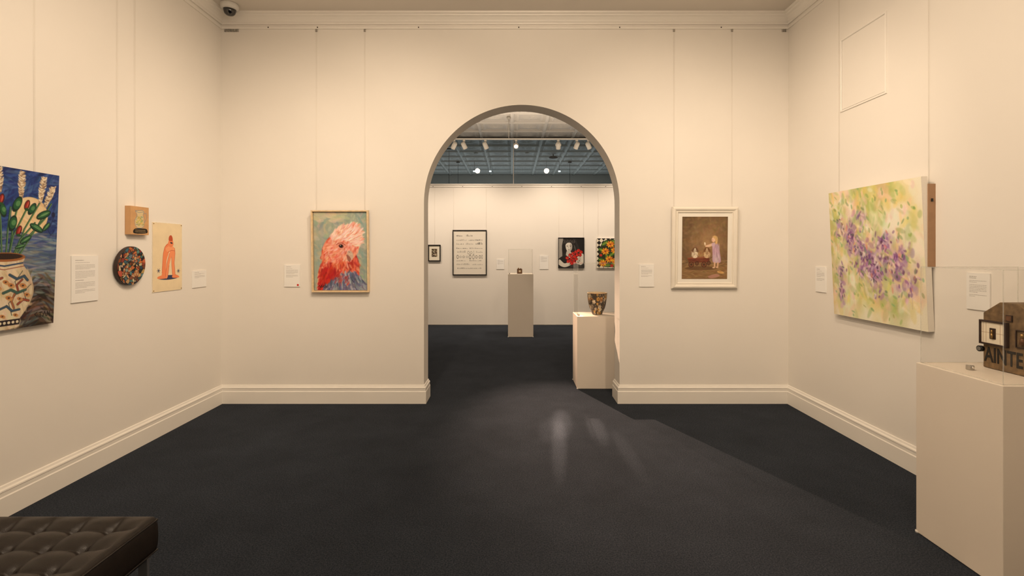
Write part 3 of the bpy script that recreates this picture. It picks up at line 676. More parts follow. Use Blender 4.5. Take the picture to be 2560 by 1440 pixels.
e = painting("large abstract canvas of purple, pink and green brushwork", "painting", (XR, 3.550, .980), -math.pi / 2, .905, 1.005, .04, .047, A,
         side=M_canvas_side, wx=(-.451, .41))
mb = MB(); mb.box((.452, -.048, .42), (.458, .0, .955), M_brownwood); mb.box((.456, -.03, .84), (.462, -.018, .86), M_blackframe)
mb.build("stretcher_bar", e)["label"] = "brown wooden stretcher bar edge with a black hook"

# ---- far wall works
A = Art(25, 33, 90, (228, 222, 206), 15)
A.poly([(6,7),(19,7),(19,25),(6,25)], (96, 84, 62)); A.dabs(80, [(40,34,30),(150,138,110),(210,200,176),(70,60,48)], 2, .9, .5, 1.5, box=(7, 8, 18, 24))
blk = [(0, 0), (0, -.03), (.018, -.03), (.018, -.014)]
painting("small black-framed dark etching with a wide white mat", "framed picture", (-1.572, YF, 1.296), 0, .252, .335, .028, .01, A, side=M_mat, frame=blk, fmat=M_blackframe,
         artrect=(.02, .02), matmat=M_mat, amat=M_print, wx=(0,), rail_z=2.80, name="framed_picture", hook=False)
A = Art(69, 92, 200, (226, 220, 208), 16)
rowsd = [(12,3.4,'s',6,20),(12,4.4,'s',27,42),(21,3,'b',6,28),(21,2.8,'s',32,62),(29,4,'t',6,22),(29,3.8,'b',26,42),(29,4.6,'s',47,62),(38,2.4,'s',6,30),(38,2.4,'b',34,62),(46,4.6,'b',8,26),(46,4.6,'d',29,44),(46,3,'b',48,62),(55,5,'d',6,62),(64,2,'s',6,26),(64,2,'s',34,60),(72,3.6,'b',6,34),(72,3.6,'t',40,62),(80,2.6,'s',8,60)]
for y, h_, k_, xa, xb in rowsd:
    x = xa
    while x < xb - 1:
        w_ = A.r.uniform(1.5, 4) if k_ != 'd' else 5.5; w_ = min(w_, xb - x); g = A.r.uniform(108, 165); c = (g, g * .97, g * .92); hh = h_ * A.r.uniform(.4, 1.1)
        if k_ == 'd': A.ell(x + w_/2, y, w_ * .42, hh, c, ring=.35)
        elif k_ == 't': A.poly([(x, y), (x + w_ / 2, y - hh), (x + w_ * .9, y)], c, .8)
        else:
            A.poly([(x, y), (x, y - hh), (x + w_ * .85, y - hh), (x + w_ * .85, y)], c, .75)
            if k_ == 'b': A.poly([(x + .3, y - .4), (x + .3, y - hh + .5), (x + w_ * .6, y - hh + .5), (x + w_ * .6, y - .4)], (222, 216, 204), .8)
        x += w_ * A.r.uniform(1.0, 1.35)
painting("white poster with rows of small building drawings in black frame", "framed poster", (-.856, YF, 1.013), 0, .69, .917, .028, .01, A, side=M_mat, frame=blk, fmat=M_blackframe,
         artrect=(.018, .018), matmat=M_mat, amat=M_print, wx=(-.33, .33), rail_z=2.80, name="framed_poster", hook=False)
A = Art(52, 61, 170, (40, 38, 38), 17)
A.poly([(0,0),(10,0),(7,16),(8,40),(0,46)], (150, 146, 140)); A.poly([(34,0),(52,0),(52,30),(44,24)], (24, 22, 22))
A.poly([(9,12),(12,4),(20,1),(29,2),(34,9),(37,18),(36,27),(31,30),(29,20),(27,10),(18,10),(14,18),(14,30),(9,31),(7,22)], (30, 26, 26), smooth=True)
for k in range(7): A.line([(11 + k * 3.4, 4 + (k % 2)), (13 + k * 3.4, 8), (10.6 + k * 3.4, 11)], .6, (136, 132, 126), .8)
for k in range(5): A.line([(31 + k * .9, 14 + k * 2), (33.6 + k * .5, 17 + k * 2), (31.6 + k * .7, 20 + k * 2)], .5, (120, 116, 110), .8)
A.poly([(14.6,14),(19,10),(25,10.4),(28,15),(27.6,22),(25,27),(21.4,29.4),(18,27),(15.2,21)], (216, 210, 200), smooth=True)
A.paint(A.pmask([(24,11),(28,15),(27.6,22),(25,27),(22,29),(24,20)], True), (150, 144, 136), .7)
A.line([(16,16),(19.6,15.4)], .6, (30,26,26)); A.line([(22.6,15.4),(26.4,16.2)], .6, (30,26,26)); A.ell(18.2, 17.6, 1.1, .5, (30,26,26)); A.ell(24.4, 17.9, 1.1, .5, (30,26,26)); A.line([(21,17.6),(20.4,21.4),(21.8,21.8)], .35, (120,114,108)); A.ell(20.9, 24.4, 1.7, .6, (70,60,58))
A.poly([(17,27),(25,28),(28,38),(16,41)], (190, 184, 174), smooth=True)
A.poly([(0,44),(12,36),(20,40),(24,61),(0,61)], (32, 30, 30), smooth=True)
A.poly([(2,44),(12,52),(22,49),(27,52),(24,56),(12,60),(0,54)], (206, 200, 188), smooth=True)
A.poly([(37,42),(43,34),(49,32),(52,36),(52,50),(44,56),(37,52)], (210, 204, 192), smooth=True)
for k in range(4): A.line([(38, 43.6 + k * 2.8), (46, 38 + k * 3)], .5, (50, 46, 44))
A.poly([(22,61),(30,50),(44,55),(50,61)], (60, 56, 54), .8)
for x, y in [(24,35),(30,32),(36,29),(41,26),(46,29),(27,41),(33,38),(39,35),(44,35),(24,47),(30,46),(36,43),(33,51),(27,52),(18,41),(20,48)]:
    A.ell(x, y, 3.7, 3.4, (150, 22, 20)); A.ell(x, y, 2.9, 2.5, (208, 48, 38)); A.ell(x + .4, y - .4, 1.6, 1.3, (156, 22, 20)); A.ell(x - .8, y + .6, 1, .6, (232, 92, 70), .5)
A.dabs(14, [(40,54,36)], 2, .8, .8, 1.5, box=(20, 28, 46, 54))
painting("black and white woman holding bright red roses, black frame", "framed picture", (1.198, YF, 1.159), 0, .528, .617, .03, .01, A, side=M_blackframe, frame=[(0,0),(0,-.03),(.01,-.03),(.01,-.016)], fmat=M_blackframe,
         inset=.009, wx=(-.25, .25), rail_z=2.80, name="framed_picture", hook=False)
A = Art(50, 60, 150, (224, 216, 196), 18)
ck = ((np.floor((A.X + A.Y) / 9) + np.floor((A.X - A.Y) / 9)) % 2 == 0); A.c[ck] = np.array((28, 26, 26)) / 255.
A.poly([(6,20),(14,6),(30,2),(44,10),(46,30),(44,50),(28,58),(10,52),(4,36)], (44, 50, 30), .95, True)
for x, y, ro in [(10,24,.5),(30,32,-.6),(10,44,.3),(34,54,.8),(20,36,1.4),(42,20,.2),(42,40,-.4),(20,54,0),(16,10,-.6),(36,8,.6)]:
    A.ell(x, y, 8, 3.8, (48, 84, 34), ro); A.ell(x, y, 6.6, 2.6, (92, 128, 44), ro); A.line([(x - 6 * math.cos(ro), y - 6 * math.sin(ro)), (x + 6 * math.cos(ro), y + 6 * math.sin(ro))], .5, (170, 180, 90))
for x, y in [(27,12),(17,26),(36,24),(25,42),(38,46),(12,50)]:
    for k in range(9):
        a = k * 2 * math.pi / 9; A.ell(x + 4.6 * math.cos(a), y + 3.6 * math.sin(a), 3.8, 1.7, (232, 170, 50) if k % 2 else (214, 120, 36), a)
    A.ell(x, y, 2.2, 1.8, (160, 70, 34))
A.ell(30, 55, 3.4, 3, (186, 50, 34)); A.ell(8, 34, 2.8, 2.6, (186, 50, 34)); A.ell(45, 33, 2.6, 2.4, (186, 50, 34))
painting("golden flowers and leaves on a black and white checked canvas", "painting", (1.968, YF, 1.159), 0, .50, .60, .03, .01, A, side=M_canvas_side, wx=(-.225, .225), rail_z=2.80, hook=False)

# ------------------------------------------------------------------ wall labels
def card(loc, rz, w, h, paras, dot=False, seed=0, label="white printed text label card on the wall", group=None):
    r = random.Random(seed); mb = MB(); mb.box((-w/2, -.009, 0), (w/2, -.001, h), M_card)
    ms = w * .13; y = h - h * .09; lh = min(.0085, h * .042)
    for kind, nl in paras:
        for i in range(nl):
            if y < h * .06: break
            x = -w/2 + ms; xe = w/2 - ms
            if kind == 'T': xe = -w/2 + ms + (w - 2*ms) * .42
            elif i == nl - 1: xe = -w/2 + ms + (w - 2*ms) * r.uniform(.3, .8)
            hh = lh * (.42 if kind == 'T' else .26)
            while x < xe:
                L = r.uniform(.004, .013); L = min(L, xe - x)
                mb.quad([(x, -.0094, y - hh), (x + L, -.0094, y - hh), (x + L, -.0094, y), (x, -.0094, y)], M_ink)
                x += L + .0022
            y -= lh
        y -= lh * .9
    if dot: mb.cyl((w/2 - .02, -.009, .018), (w/2 - .02, -.0105, .018), .010, M_red, 20)
    o = mb.build("wall_label", None, loc, (0, 0, rz)); return tag(o, label, "label", group)
q = math.pi / 2
card((-2.168, YB, 1.149), 0, .155, .217, [('T',1),('B',1),('B',5),('B',3)], True, 1, "white text label card with a red sold dot")
card((1.327, YB, 1.149), 0, .146, .222, [('T',1),('B',1),('B',6),('B',2)], False, 2, "white text label card beside the cream-framed picture")
card((XL, 3.220, 1.162), q, .20, .307, [('T',1),('B',1),('B',4),('B',6),('T',1),('B',5),('B',3)], False, 3, "tall white text label card beside the blue still life")
card((XL, 4.400, 1.170), q, .19, .152, [('T',1),('B',2),('B',4)], False, 4, "small landscape text label beside the figure print")
card((XR, 4.232, 1.140), -q, .142, .222, [('T',1),('B',1),('B',5),('B',3)], False, 5, "white text label card beside the abstract canvas")
card((XR, 2.803, 1.157), -q, .140, .215, [('T',2),('B',2),('B',6),('B',2)], False, 6, "white text label card behind the acrylic case")
card((-.235, YF, 1.134), 0, .155, .205, [('T',1),('B',5),('B',3)], False, 7, "white text label card beside the poster")
card((.650, YF, 1.134), 0, .175, .28, [('T',1),('B',6),('B',4)], False, 8, "white text label card beside the rose picture")

e = empty("access_hatch", "cream flush access hatch panel high on wall", "access panel", (XR, 3.738, 2.65), (0, 0, -q))
mb = MB(); mb.frame(.492, .60, [(0, 0), (0, -.007), (.012, -.009), (.016, -.004)], M_trim); fixn(mb.build("frame", e))
mb = MB(); mb.box((-.228, -.004, .018), (.228, -.0005, .582), M_wall); mb.build("panel", e)

# ------------------------------------------------------------------ plinths and cases
def plinth(label, x0, x1, y0, y1, h):
    e = empty("display_plinth", label, "plinth", ((x0+x1)/2, (y0+y1)/2, 0))
    w, d = x1 - x0, y1 - y0
    mb = MB(); mb.box((-w/2, -d/2, .004), (w/2, d/2, h), M_white); mb.build("body", e, bevel=.003)
    for sx in (-1, 1):
        for sy in (-1, 1):
            mb = MB(); mb.cyl((sx*(w/2 - .004), sy*(d/2 - .004), 0), (sx*(w/2 - .004), sy*(d/2 - .004), .012), .010, M_camwhite, 12); mb.build("foot", e)
    return e
def case(label, x0, x1, y0, y1, z0, z1, fast=None):
    cx, cy = (x0+x1)/2, (y0+y1)/2; e = empty("acrylic_case", label, "display case", (cx, cy, z0 + .001))
    a, b, h = (x1-x0)/2, (y1-y0)/2, z1 - z0
    mb = MB()
    for p in ([(-a,-b,0),(a,-b,0),(a,-b,h),(-a,-b,h)], [(a,b,0),(-a,b,0),(-a,b,h),(a,b,h)], [(-a,b,0),(-a,-b,0),(-a,-b,h),(-a,b,h)], [(a,-b,0),(a,b,0),(a,b,h),(a,-b,h)], [(-a,-b,h),(a,-b,h),(a,b,h),(-a,b,h)]): mb.quad(p, M_acrylic)
    mb.build("clear_cover", e)
    t = .0014; mb = MB()
    for sx in (-a, a):
        for sy in (-b, b): mb.box((sx-t, sy-t, 0), (sx+t, sy+t, h), M_edge)
    for sy in (-b, b): mb.box((-a, sy-t, h-t), (a, sy+t, h+t), M_edge); mb.box((-a, sy-t, 0), (a, sy+t, 2*t), M_edge)
    for sx in (-a, a): mb.box((sx-t, -b, h-t), (sx+t, b, h+t), M_edge); mb.box((sx-t, -b, 0), (sx+t, b, 2*t), M_edge)
    mb.build("polished_edges", e)
    if fast:
        mb = MB(); mb.box((fast[0]-cx-.012, fast[1]-cy-.012, 0), (fast[0]-cx+.012, fast[1]-cy+.012, .022), M_metal); mb.cyl((fast[0]-cx, fast[1]-cy-.012, .014), (fast[0]-cx, fast[1]-cy-.02, .014), .006, M_chrome, 12)
        mb.build("case_lock", e, bevel=.002)["label"] = "small steel case lock"
    return e
plinth("white laminate plinth carrying a crate-wood house", 2.158, 2.700, 2.11, 2.564, .907)
case("clear acrylic case over a wooden house sculpture", 2.174, 2.690, 2.124, 2.552, .907, 1.415, (2.29, 2.40))
plinth("white laminate plinth carrying a patterned bowl", .709, 1.215, 5.217, 5.600, .790)
case("clear acrylic case over a patterned bowl", .719, 1.205, 5.227, 5.590, .790, 1.365, (.735, 5.30))
plinth("tall narrow white plinth carrying a tiny tin box", -.070, .372, 8.37, 8.79, 1.10)
case("clear acrylic case over a tiny tin box", -.060, .362, 8.38, 8.78, 1.10, 1.53, (-.045, 8.40))

# patterned bowl
e = empty("patterned_bowl", "tapered bowl with black and gold floral pattern", "bowl", (.960, 5.41, .792))
prof = [(.0, 0), (.050, 0), (.056, .003), (.068, .03), (.085, .07), (.098, .12), (.107, .18), (.111, .230), (.1115, .242), (.107, .243), (.106, .236), (.100, .19), (.084, .10), (.05, .04), (0, .03)]
pp = []
for i in range(len(prof) - 1):
    for k in range(6):
        t_ = k / 6; pp.append((prof[i][0] * (1-t_) + prof[i+1][0] * t_, prof[i][1] * (1-t_) + prof[i+1][1] * t_))
pp.append(prof[-1]); mb = MB(); mb.lathe(pp, M_glaze, 150); o = mb.build("bowl_body", e)
A = Art(72, 24, 400, (74, 66, 58), 21)
for k in range(120):
    x = A.r.uniform(0, 72); y = A.r.uniform(0, 24); s_ = A.r.uniform(.7, 1.4)
    c = [(212,160,78),(220,204,172),(178,120,62),(232,216,184),(140,128,104),(200,184,152)][A.r.randint(6)]
    for kk in range(6):
        a = kk * math.pi / 3 + x; A.ell(x + s_ * math.cos(a), y + s_ * math.sin(a), s_, s_ * .5, c, a)
    A.ell(x, y, s_ * .5, s_ * .5, (60, 40, 28))
A.dabs(260, [(206,186,150),(176,128,66),(40,36,32),(230,216,186),(30,28,28)], .9, .3, 0, 2)
A.paint((A.Y < .7) * 1.0, (190, 140, 80))
nv = len(o.data.vertices); cols = np.ones((nv, 4))
co = np.empty(nv * 3); o.data.vertices.foreach_get('co', co); co = co.reshape(-1, 3)
ang = (np.arctan2(co[:, 1], co[:, 0]) / (2 * np.pi) + .5); jj = np.clip(((1 - co[:, 2] / .245) * A.ny).astype(int), 0, A.ny - 1); ii = np.clip((ang * A.nx).astype(int), 0, A.nx - 1)
cols[:, :3] = tolin(A.c[jj, ii]); outer = np.arange(nv) < 8 * 6 * 150
cols[~outer, :3] = lin((206, 190, 160))[:3]
at = o.data.color_attributes.new('paint', 'FLOAT_COLOR', 'POINT'); at.data.foreach_set('color', cols.astype(np.float32).ravel())

# tiny tin box
e = empty("tin_box_sculpture", "tiny rusty tin box with a little window", "sculpture", (.135, 8.56, 1.102), (0, 0, .15))
mb = MB(); mb.box((-.042, -.035, 0), (.042, .035, .085), M_rust); mb.build("body", e, bevel=.004)
mb = MB(); mb.frame(.05, .045, [(0, 0), (0, -.006), (.006, -.006), (.006, 0)], M_brass); mb.build("window_frame", e, (-.004, -.035, .022))
mb = MB(); mb.box((-.02, -.0375, .028), (.014, -.0355, .06), M_ivory); mb.build("window_card", e)
mb = MB(); mb.cyl((-.02, 0, .085), (-.02, 0, .102), .011, M_brass, 16); mb.build("knob", e)
mb = MB(); mb.cyl((.02, 0, .085), (.02, 0, .095), .008, M_blackplastic, 16); mb.build("knob", e)

# wooden house sculpture
e = empty("wooden_house_sculpture", "weathered crate-wood house with stencilled letters and a framed door", "sculpture", (2.415, 2.335, .909), (0, 0, -q))
pts = [(-.125, 0), (.125, 0), (.125, .278), (.045, .338), (-.042, .338), (-.125, .278)]
mb = MB(); n = len(pts); mb.v = [(x, 0, z) for x, z in pts] + [(x, .185, z) for x, z in pts]
mb.face(range(n), M_oldwood); mb.face([n + i for i in range(n)][::-1], M_oldwood)
for i in range(n): mb.face((i, i + n, (i + 1) % n + n, (i + 1) % n), M_oldwood)
fixn(mb.build("body", e, bevel=.003))
mb = MB(); mb.frame(.136, .122, [(0, 0), (0, -.016), (.003, -.018), (.008, -.018), (.009, -.013), (.009, -.010)], M_darkwood)
fixn(mb.build("door_frame", e, (-.062, -.002, .120)))
mb = MB(); mb.box((-.059, -.011, .008), (.059, -.002, .114), M_ivory)
for dx in (-.05, -.035, .035, .05): mb.box((dx - .0006, -.0115, .012), (dx + .0006, -.0105, .110), M_brownwood)
mb.box((-.058, -.0115, .0605), (.058, -.0107, .062), M_brownwood)
mb.build("door_panel", e, (-.062, -.002, .120))
mb = MB(); mb.box((-.014, -.015, .032), (.014, -.011, .086), M_darkwood); mb.cyl((0, -.017, .036), (0, -.017, .062), .007, M_brass, 10, .005); mb.cyl((0, -.017, .062), (0, -.017, .078), .006, M_brass, 10, .004)
mb.build("figurine_niche", e, (-.062, -.002, .120))
mb = MB(); mb.frame(.065, .085, [(0, 0), (0, -.006), (.004, -.006), (.004, -.002)], M_darkwood); mb.cyl((0, -.006, .018), (0, -.006, .052), .012, M_rust, 12, .007); mb.cyl((0, -.006, .052), (0, -.006, .07), .009, M_brass, 12)
mb.build("side_niche", e, (.070, -.001, .130))
mb = MB(); mb.cyl((0, 0, 0), (0, -.016, 0), .015, M_blackplastic, 24); mb.cyl((0, -.016, 0), (0, -.019, 0), .010, M_metal, 24); mb.build("wheel", e, (-.130, -.001, .092))
mb = MB(); mb.box((-.008, -.006, .248), (.022, -.001, .280), M_darkwood); mb.box((-.004, -.008, .252), (.018, -.006, .276), M_rust); mb.build("vent_block", e)
cu = bpy.data.curves.new("stencil", 'FONT'); cu.body = "AINTE"; cu.size = .104; cu.extrude = .0006; cu.offset = .0018
tmp = bpy.data.objects.new("tmp_text", cu); COL.objects.link(tmp); bpy.context.view_layer.update()
me = bpy.data.meshes.new_from_object(tmp.evaluated_get(bpy.context.evaluated_depsgraph_get())); bpy.data.objects.remove(tmp)
me.materials.clear(); me.materials.append(M_stencil)
vx = [v.co.x for v in me.vertices]; sc = .186 / (max(vx) - min(vx)); mnx = min(vx)
for v in me.vertices: v.co.x = (v.co.x - mnx) * sc
o = bpy.data.objects.new("stencil_lettering", me); COL.objects.link(o); o.parent = e; o.location = (-.119, -.0012, .034); o.rotation_euler = (q, 0, 0)

# ------------------------------------------------------------------ bench
bx0, bx1, by0, by1, bz = -2.76, -1.418, 1.27, 1.915, .448
e = empty("tufted_bench", "near-black leather button-tufted bench with chrome legs", "bench", ((bx0+bx1)/2, (by0+by1)/2, 0))
W_, D_ = bx1 - bx0, by1 - by0; nx, ny = 260, 124
xs = np.linspace(-W_/2, W_/2, nx); ys = np.linspace(-D_/2, D_/2, ny); X, Y = np.meshgrid(xs, ys)
a_, b_ = .135, .118
P1 = (X - W_/2 + .115) / a_; P2 = (Y - D_/2 + .085) / b_
dx = np.minimum(X + W_/2, W_/2 - X); dy = np.minimum(Y + D_/2, D_/2 - Y); d = np.minimum(dx, dy)
infl = np.clip((d - .010) / .045, 0, 1)
s1 = np.abs(np.sin(math.pi * P1)); s2 = np.abs(np.sin(math.pi * P2))
bul = (s1 + 1e-6) ** .45 * (s2 + 1e-6) ** .45
btn = np.exp(-((s1 / .35) ** 2 + (s2 / .35) ** 2))
h = (.030 * (bul - .87) - .016 * btn) * infl
re = .017; dd = np.clip(d, 0, re); edge = re - np.sqrt(np.maximum(0, re**2 - (re - dd)**2))
Z = bz + h - edge
v = np.stack([X.ravel(), Y.ravel(), Z.ravel()], 1).tolist(); i = np.arange(nx*ny).reshape(ny, nx)
f = np.stack([i[:-1,:-1].ravel(), i[:-1,1:].ravel(), i[1:,1:].ravel(), i[1:,:-1].ravel()], 1).tolist()
ring = list(i[0, :]) + list(i[1:, -1]) + list(i[-1, :-1][::-1]) + list(i[1:-1, 0][::-1])
prev = [int(k) for k in ring]
for (off, z) in ((.003, bz - .040), (.004, bz - .08), (.003, bz - .115), (.0, bz - .136), (-.010, bz - .145)):
    cur = []
    for k in ring:
        x_, y_, _ = v[int(k)]
        sx = off * (1 if x_ > W_/2 - 1e-6 else -1 if x_ < -W_/2 + 1e-6 else 0); sy = off * (1 if y_ > D_/2 - 1e-6 else -1 if y_ < -D_/2 + 1e-6 else 0)
        cur.append(len(v)); v.append((x_ + sx, y_ + sy, z))
    for k in range(len(ring)):
        k2 = (k + 1) % len(ring); f.append((prev[k], cur[k], cur[k2], prev[k2]))
    prev = cur
f.append(tuple(prev))
me = bpy.data.meshes.new("cushion"); me.from_pydata(v, [], f); me.materials.append(M_leather); me.polygons.foreach_set('use_smooth', [True] * len(me.polygons)); me.update()
o = bpy.data.objects.new("cushion", me); COL.objects.link(o); o.parent = e; fixn(o)
mb = MB()
for zz in (bz - .019, bz - .138):
    c4 = [(-W_/2-.002, -D_/2-.002, zz), (W_/2+.002, -D_/2-.002, zz), (W_/2+.002, D_/2+.002, zz), (-W_/2-.002, D_/2+.002, zz)]
    for k in range(4): mb.cyl(c4[k], c4[(k+1) % 4], .0035, M_piping, 8)
mb.build("piping", e)
bmesh_ = None
for iu in range(-12, 2):
    for iv in range(-8, 2):
        x = iu * a_ + W_/2 - .115; y = iv * b_ + D_/2 - .085
        if abs(x) < W_/2 - .045 and abs(y) < D_/2 - .045:
            if bmesh_ is None:
                mb = MB(); mb.lathe([(.0001, .006), (.004, .0055), (.0075, .003), (.009, -.002)], M_piping, 16); o = mb.build("button", e); bmesh_ = o.data
            else: o = bpy.data.objects.new("button", bmesh_); COL.objects.link(o); o.parent = e
            o.location = (x, y, bz - .040)
mb = MB(); mb.box((-W_/2+.02, -D_/2+.02, bz-.165), (W_/2-.02, D_/2-.02, bz-.143), M_blackframe); mb.build("base_frame", e)
for sx in (-1, 1):
    for sy in (-1, 1):
        mb = MB(); mb.box((sx*(W_/2-.024)-.018, sy*(D_/2-.035)-.006, 0), (sx*(W_/2-.024)+.018, sy*(D_/2-.035)+.006, bz-.145), M_chrome); mb.build("leg", e, bevel=.0015)

# ------------------------------------------------------------------ security camera
e = empty("security_camera", "white ceiling dome security camera with smoked glass", "security camera", (-2.665, 4.53, ZC))
mb = MB(); mb.lathe([(.0, 0), (.074, 0), (.078, -.006), (.078, -.03), (.070, -.046), (.058, -.054), (.054, -.05), (0, -.05)], M_camwhite, 40); mb.build("housing", e)
mb = MB(); mb.lathe([(.054, -.05), (.053, -.066), (.047, -.084), (.035, -.098), (.018, -.106), (.0005, -.108)], M_dome, 40); mb.build("dome", e)
mb = MB(); mb.box((-.004, -.012, -.026), (.004, 0, 0), M_metal); mb.cyl((0, -.012, -.02), (0, -.016, -.012), .002, M_metal, 6)
h0 = mb.build("picture_hook", None, (-2.83, YB - .001, 3.689)); tag(h0, "small steel picture rail hook", "hook", "spare hooks on the rail corner")
for k in range(1, 9):
    o = h0.copy(); COL.objects.link(o); o.location = (-2.83 + k * .016, YB - .001, 3.689)
for k in range(3):
    o = h0.copy(); COL.objects.link(o); o.location = (2.70 - k * .016, YB - .001, 3.689)

# ------------------------------------------------------------------ track lighting
TY, TZ = 8.3, 3.44
e = empty("lighting_track", "white suspended lighting track on thin rods", "lighting track", (0.1, TY, TZ))
mb = MB(); mb.box((-1.5, -.015, -.012), (1.7, .015, .012), M_lampwhite); mb.build("track_bar", e, bevel=.002)
for x in (-1.3, -.155, 1.3):
    mb = MB(); mb.cyl((x, 0, .012), (x, 0, ZC - TZ - .04), .005, M_lampwhite, 8); mb.cyl((x, 0, ZC - TZ - .05), (x, 0, ZC - TZ), .035, M_lampwhite, 20); mb.build("suspension_rod", e)
ca = MB(); ca.box((-.02, -.015, -.03), (.02, .015, 0), M_lampwhite); ca.cyl((0, 0, -.03), (0, 0, -.07), .008, M_lampwhite, 12)
cb = MB(); cb.lathe([(.0, .06), (.026, .06), (.038, .045), (.040, -.06), (.036, -.06), (.034, -.04), (0, -.04)], M_lampwhite, 28)
cb.box((-.048, -.005, -.01), (-.038, .005, .03), M_lampwhite); cb.box((.038, -.005, -.01), (.048, .005, .03), M_lampwhite)
heads = [(-1.0, (-.6, .6, -1), 0), (-.83, (.5, .5, -1), 0), (-.46, (.45, .5, -1), 0), (.07, (0, -1.4, -.9), 1), (.80, (.1, .9, -1), 0), (1.12, (-.4, .6, -1), 0), (1.32, (.6, .5, -1), 0)]
am = bmm = None
for x, d_, on in heads:
    e = empty("track_spotlight", "white cylindrical track spotlight" + (", lit" if on else ", angled to the wall"), "spotlight", (x, TY, TZ - .012), group="spotlights on the ceiling track")
    if am is None: o1 = ca.build("adapter", e); am = o1.data; o2 = cb.build("lamp_can", e); bmm = o2.data
    else:
        o1 = bpy.data.objects.new("adapter", am); COL.objects.link(o1); o1.parent = e
        o2 = bpy.data.objects.new("lamp_can", bmm); COL.objects.link(o2); o2.parent = e
    rq = Vector(d_).normalized().to_track_quat('-Z', 'Y').to_euler(); o2.rotation_euler = rq; o2.location = (0, 0, -.10)
    mb = MB(); mb.cyl((0, 0, -.041), (0, 0, -.045), .033, M_lampon if on else M_metal, 24); o3 = mb.build("lens", e, (0, 0, -.10), rq)
for k, x in enumerate((-.955, -.55, .875, 1.20)):
    e = empty("ceiling_downlight", "small square lit downlight on a stem", "downlight", (x, 12.2, ZC - .03), group="lit downlights beyond the glass")
    mb = MB(); mb.cyl((0, 0, 0), (0, 0, -.25), .005, M_lampwhite, 8); mb.build("stem", e)
    mb = MB(); mb.box((-.04, -.04, -.30), (.04, .04, -.25), M_lampwhite); mb.build("housing", e, bevel=.004)
    mb = MB(); mb.box((-.028, -.044, -.290), (.028, -.0405, -.262), M_lampcool); mb.build("lens", e)
for x, y in ((-1.41, 10.75), (-1.39, 12.37), (1.49, 12.37)):
    e = empty("pendant_lamp", "black pendant lamp on a long cord beyond the glass", "pendant lamp", (x, y, ZC - .03), group="black pendants beyond the glass")
    mb = MB(); mb.cyl((0, 0, 0), (0, 0, -.03), .045, M_blackplastic, 20); mb.build("canopy", e)
    mb = MB(); mb.cyl((0, 0, -.03), (0, 0, -1.5), .004, M_blackplastic, 8); mb.build("cord", e)
    mb = MB(); mb.lathe([(.02, -1.48), (.03, -1.5), (.10, -1.6), (.14, -1.68), (.135, -1.68), (.09, -1.59), (.02, -1.51)], M_blackplastic, 28); mb.build("lamp_shade", e)
for x, y in ((-.84, 11.2), (.35, 11.2)):
    mb = MB(); mb.lathe([(0, 0), (.055, 0), (.06, -.02), (.04, -.04), (0, -.042)], M_lampwhite, 24)
    tag(mb.build("smoke_detector", None, (x, y, ZC - .012)), "round white smoke detector on the tin ceiling", "smoke detector")
e = empty("speaker", "small black ceiling speaker beyond the glass", "speaker", (.98, 11.4, ZC - .03))
mb = MB(); mb.cyl((0, 0, 0), (0, 0, -.05), .012, M_blackplastic, 8); mb.build("stem", e)
mb = MB(); mb.lathe([(0, -.05), (.09, -.055), (.11, -.075), (.09, -.10), (0, -.11)], M_blackplastic, 24); mb.build("body", e)

# ------------------------------------------------------------------ lights
WARM = (1.0, .785, .575); WB = (1.0, .80, .61); COOL = (.86, .94, 1.0)
def aim(o, loc, tgt):
    o.location = loc; o.rotation_euler = (Vector(tgt) - Vector(loc)).to_track_quat('-Z', 'Y').to_euler(); return o
def spot(loc, tgt, energy, ang, col=WARM, blend=1.0, size=.06):
    L = bpy.data.lights.new("spot_light", 'SPOT'); L.energy = energy; L.spot_size = math.radians(ang); L.spot_blend = blend; L.color = col; L.shadow_soft_size = size
    o = bpy.data.objects.new("spot_light", L); COL.objects.link(o); return aim(o, loc, tgt)
def area(loc, tgt, energy, sx, sy, col=WARM):
    L = bpy.data.lights.new("area_light", 'AREA'); L.shape = 'RECTANGLE'; L.size = sx; L.size_y = sy; L.energy = energy; L.color = col
    o = bpy.data.objects.new("area_light", L); COL.objects.link(o); return aim(o, loc, tgt)
def point(loc, energy, col=WARM, r=.15):
    L = bpy.data.lights.new("point_light", 'POINT'); L.energy = energy; L.color = col; L.shadow_soft_size = r
    o = bpy.data.objects.new("point_light", L); COL.objects.link(o); o.location = loc; return o
area((-.1, 1.2, 3.78), (-.1, 1.2, 0), 16, 3.2, 2.4)
point((-.1, 1.7, 2.95), 62, WARM, .25)  # unseen fill, added to even out upper walls and ceiling
point((0, -1.2, 2.8), 54, WARM, .25)  # second unseen fill, added behind the camera for the upper walls
spot((-.9, 2.3, 3.6), (-1.6, YB, 1.6), 158, 92)
spot((.4, 2.2, 3.6), (.1, YB, 2.5), 52, 98)
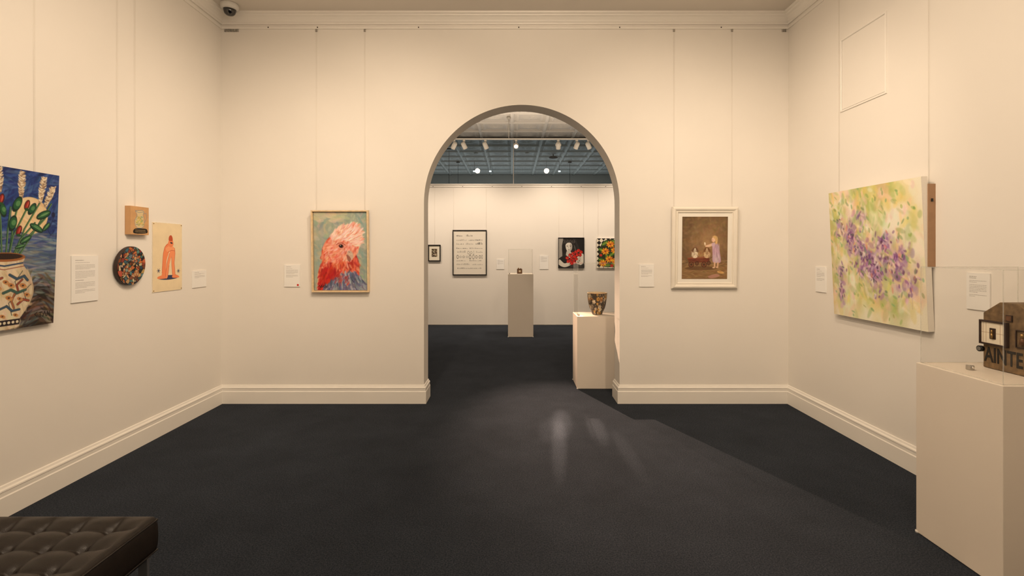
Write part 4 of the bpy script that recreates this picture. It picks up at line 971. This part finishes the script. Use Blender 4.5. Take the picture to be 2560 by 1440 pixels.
spot((1.3, 2.3, 3.6), (1.85, YB, 1.6), 144, 92)
spot((-.4, 2.9, 3.6), (XL, 3.7, 1.6), 104, 92)
spot((-.4, 1.4, 3.6), (XL, 2.4, 1.6), 94, 92)
spot((.3, 2.9, 3.6), (XR, 3.6, 1.6), 104, 92)
spot((.3, 1.2, 3.6), (XR, 2.4, 1.5), 90, 92)
# back room
area((0, 7.2, 3.0), (0, 7.2, 5), 58, 5.0, 2.5, WB)  # unseen upward fill, added to brighten the near tin ceiling
for x in (-2.4, -.8, .8, 2.4): spot((x, 8.46, 3.36), (x, YF, 1.1), 132, 112, WB)
spot((0, 7.9, 3.3), (.1, 7.2, 0), 60, 100, WB, size=.3)
# spotlight aimed through the arch, casting the plinth and jamb shadows
spot((-.46, 8.14, 3.24), (.62, 3.95, 0), 2500, 29, (1, .66, .45), blend=1.0, size=.012)
# added narrow spots imitating acrylic caustics as pale patches on the carpet
for tx, ty, en, an, sx in ((.375, 3.80, 3200, 9.8, .16), (.43, 4.2, 3000, 6.4, .42), (.33, 4.05, 1600, 5.0, .6), (.72, 4.1, 2600, 6.4, .32), (.86, 3.6, 1400, 6.4, .25)):
    sl = spot((.80, 8.1, 3.28), (tx, ty, 0), en, an, (1, .70, .50), blend=1.0, size=.02); sl.scale = (sx, 1, 1)
# beyond glass: unseen area light added to graze the tin panels
area((0, 14.3, 3.0), (0, 10.0, 3.75), 26, 6, .6, COOL)
area((0, 12.2, 2.6), (0, 12.2, 4), 15, 5, 3, COOL)

w = bpy.data.worlds.new("World"); scene.world = w; w.use_nodes = True
w.node_tree.nodes['Background'].inputs[0].default_value = (.5, .45, .4, 1); w.node_tree.nodes['Background'].inputs[1].default_value = .1

cam = bpy.data.cameras.new("camera"); cam.lens = 16.875; cam.sensor_width = 36; cam.shift_y = -92 / 2560; cam.clip_start = .05
co_ = bpy.data.objects.new("camera", cam); COL.objects.link(co_); co_.location = (0, 0, 1.5); co_.rotation_euler = (math.pi / 2, 0, 0)
scene.camera = co_
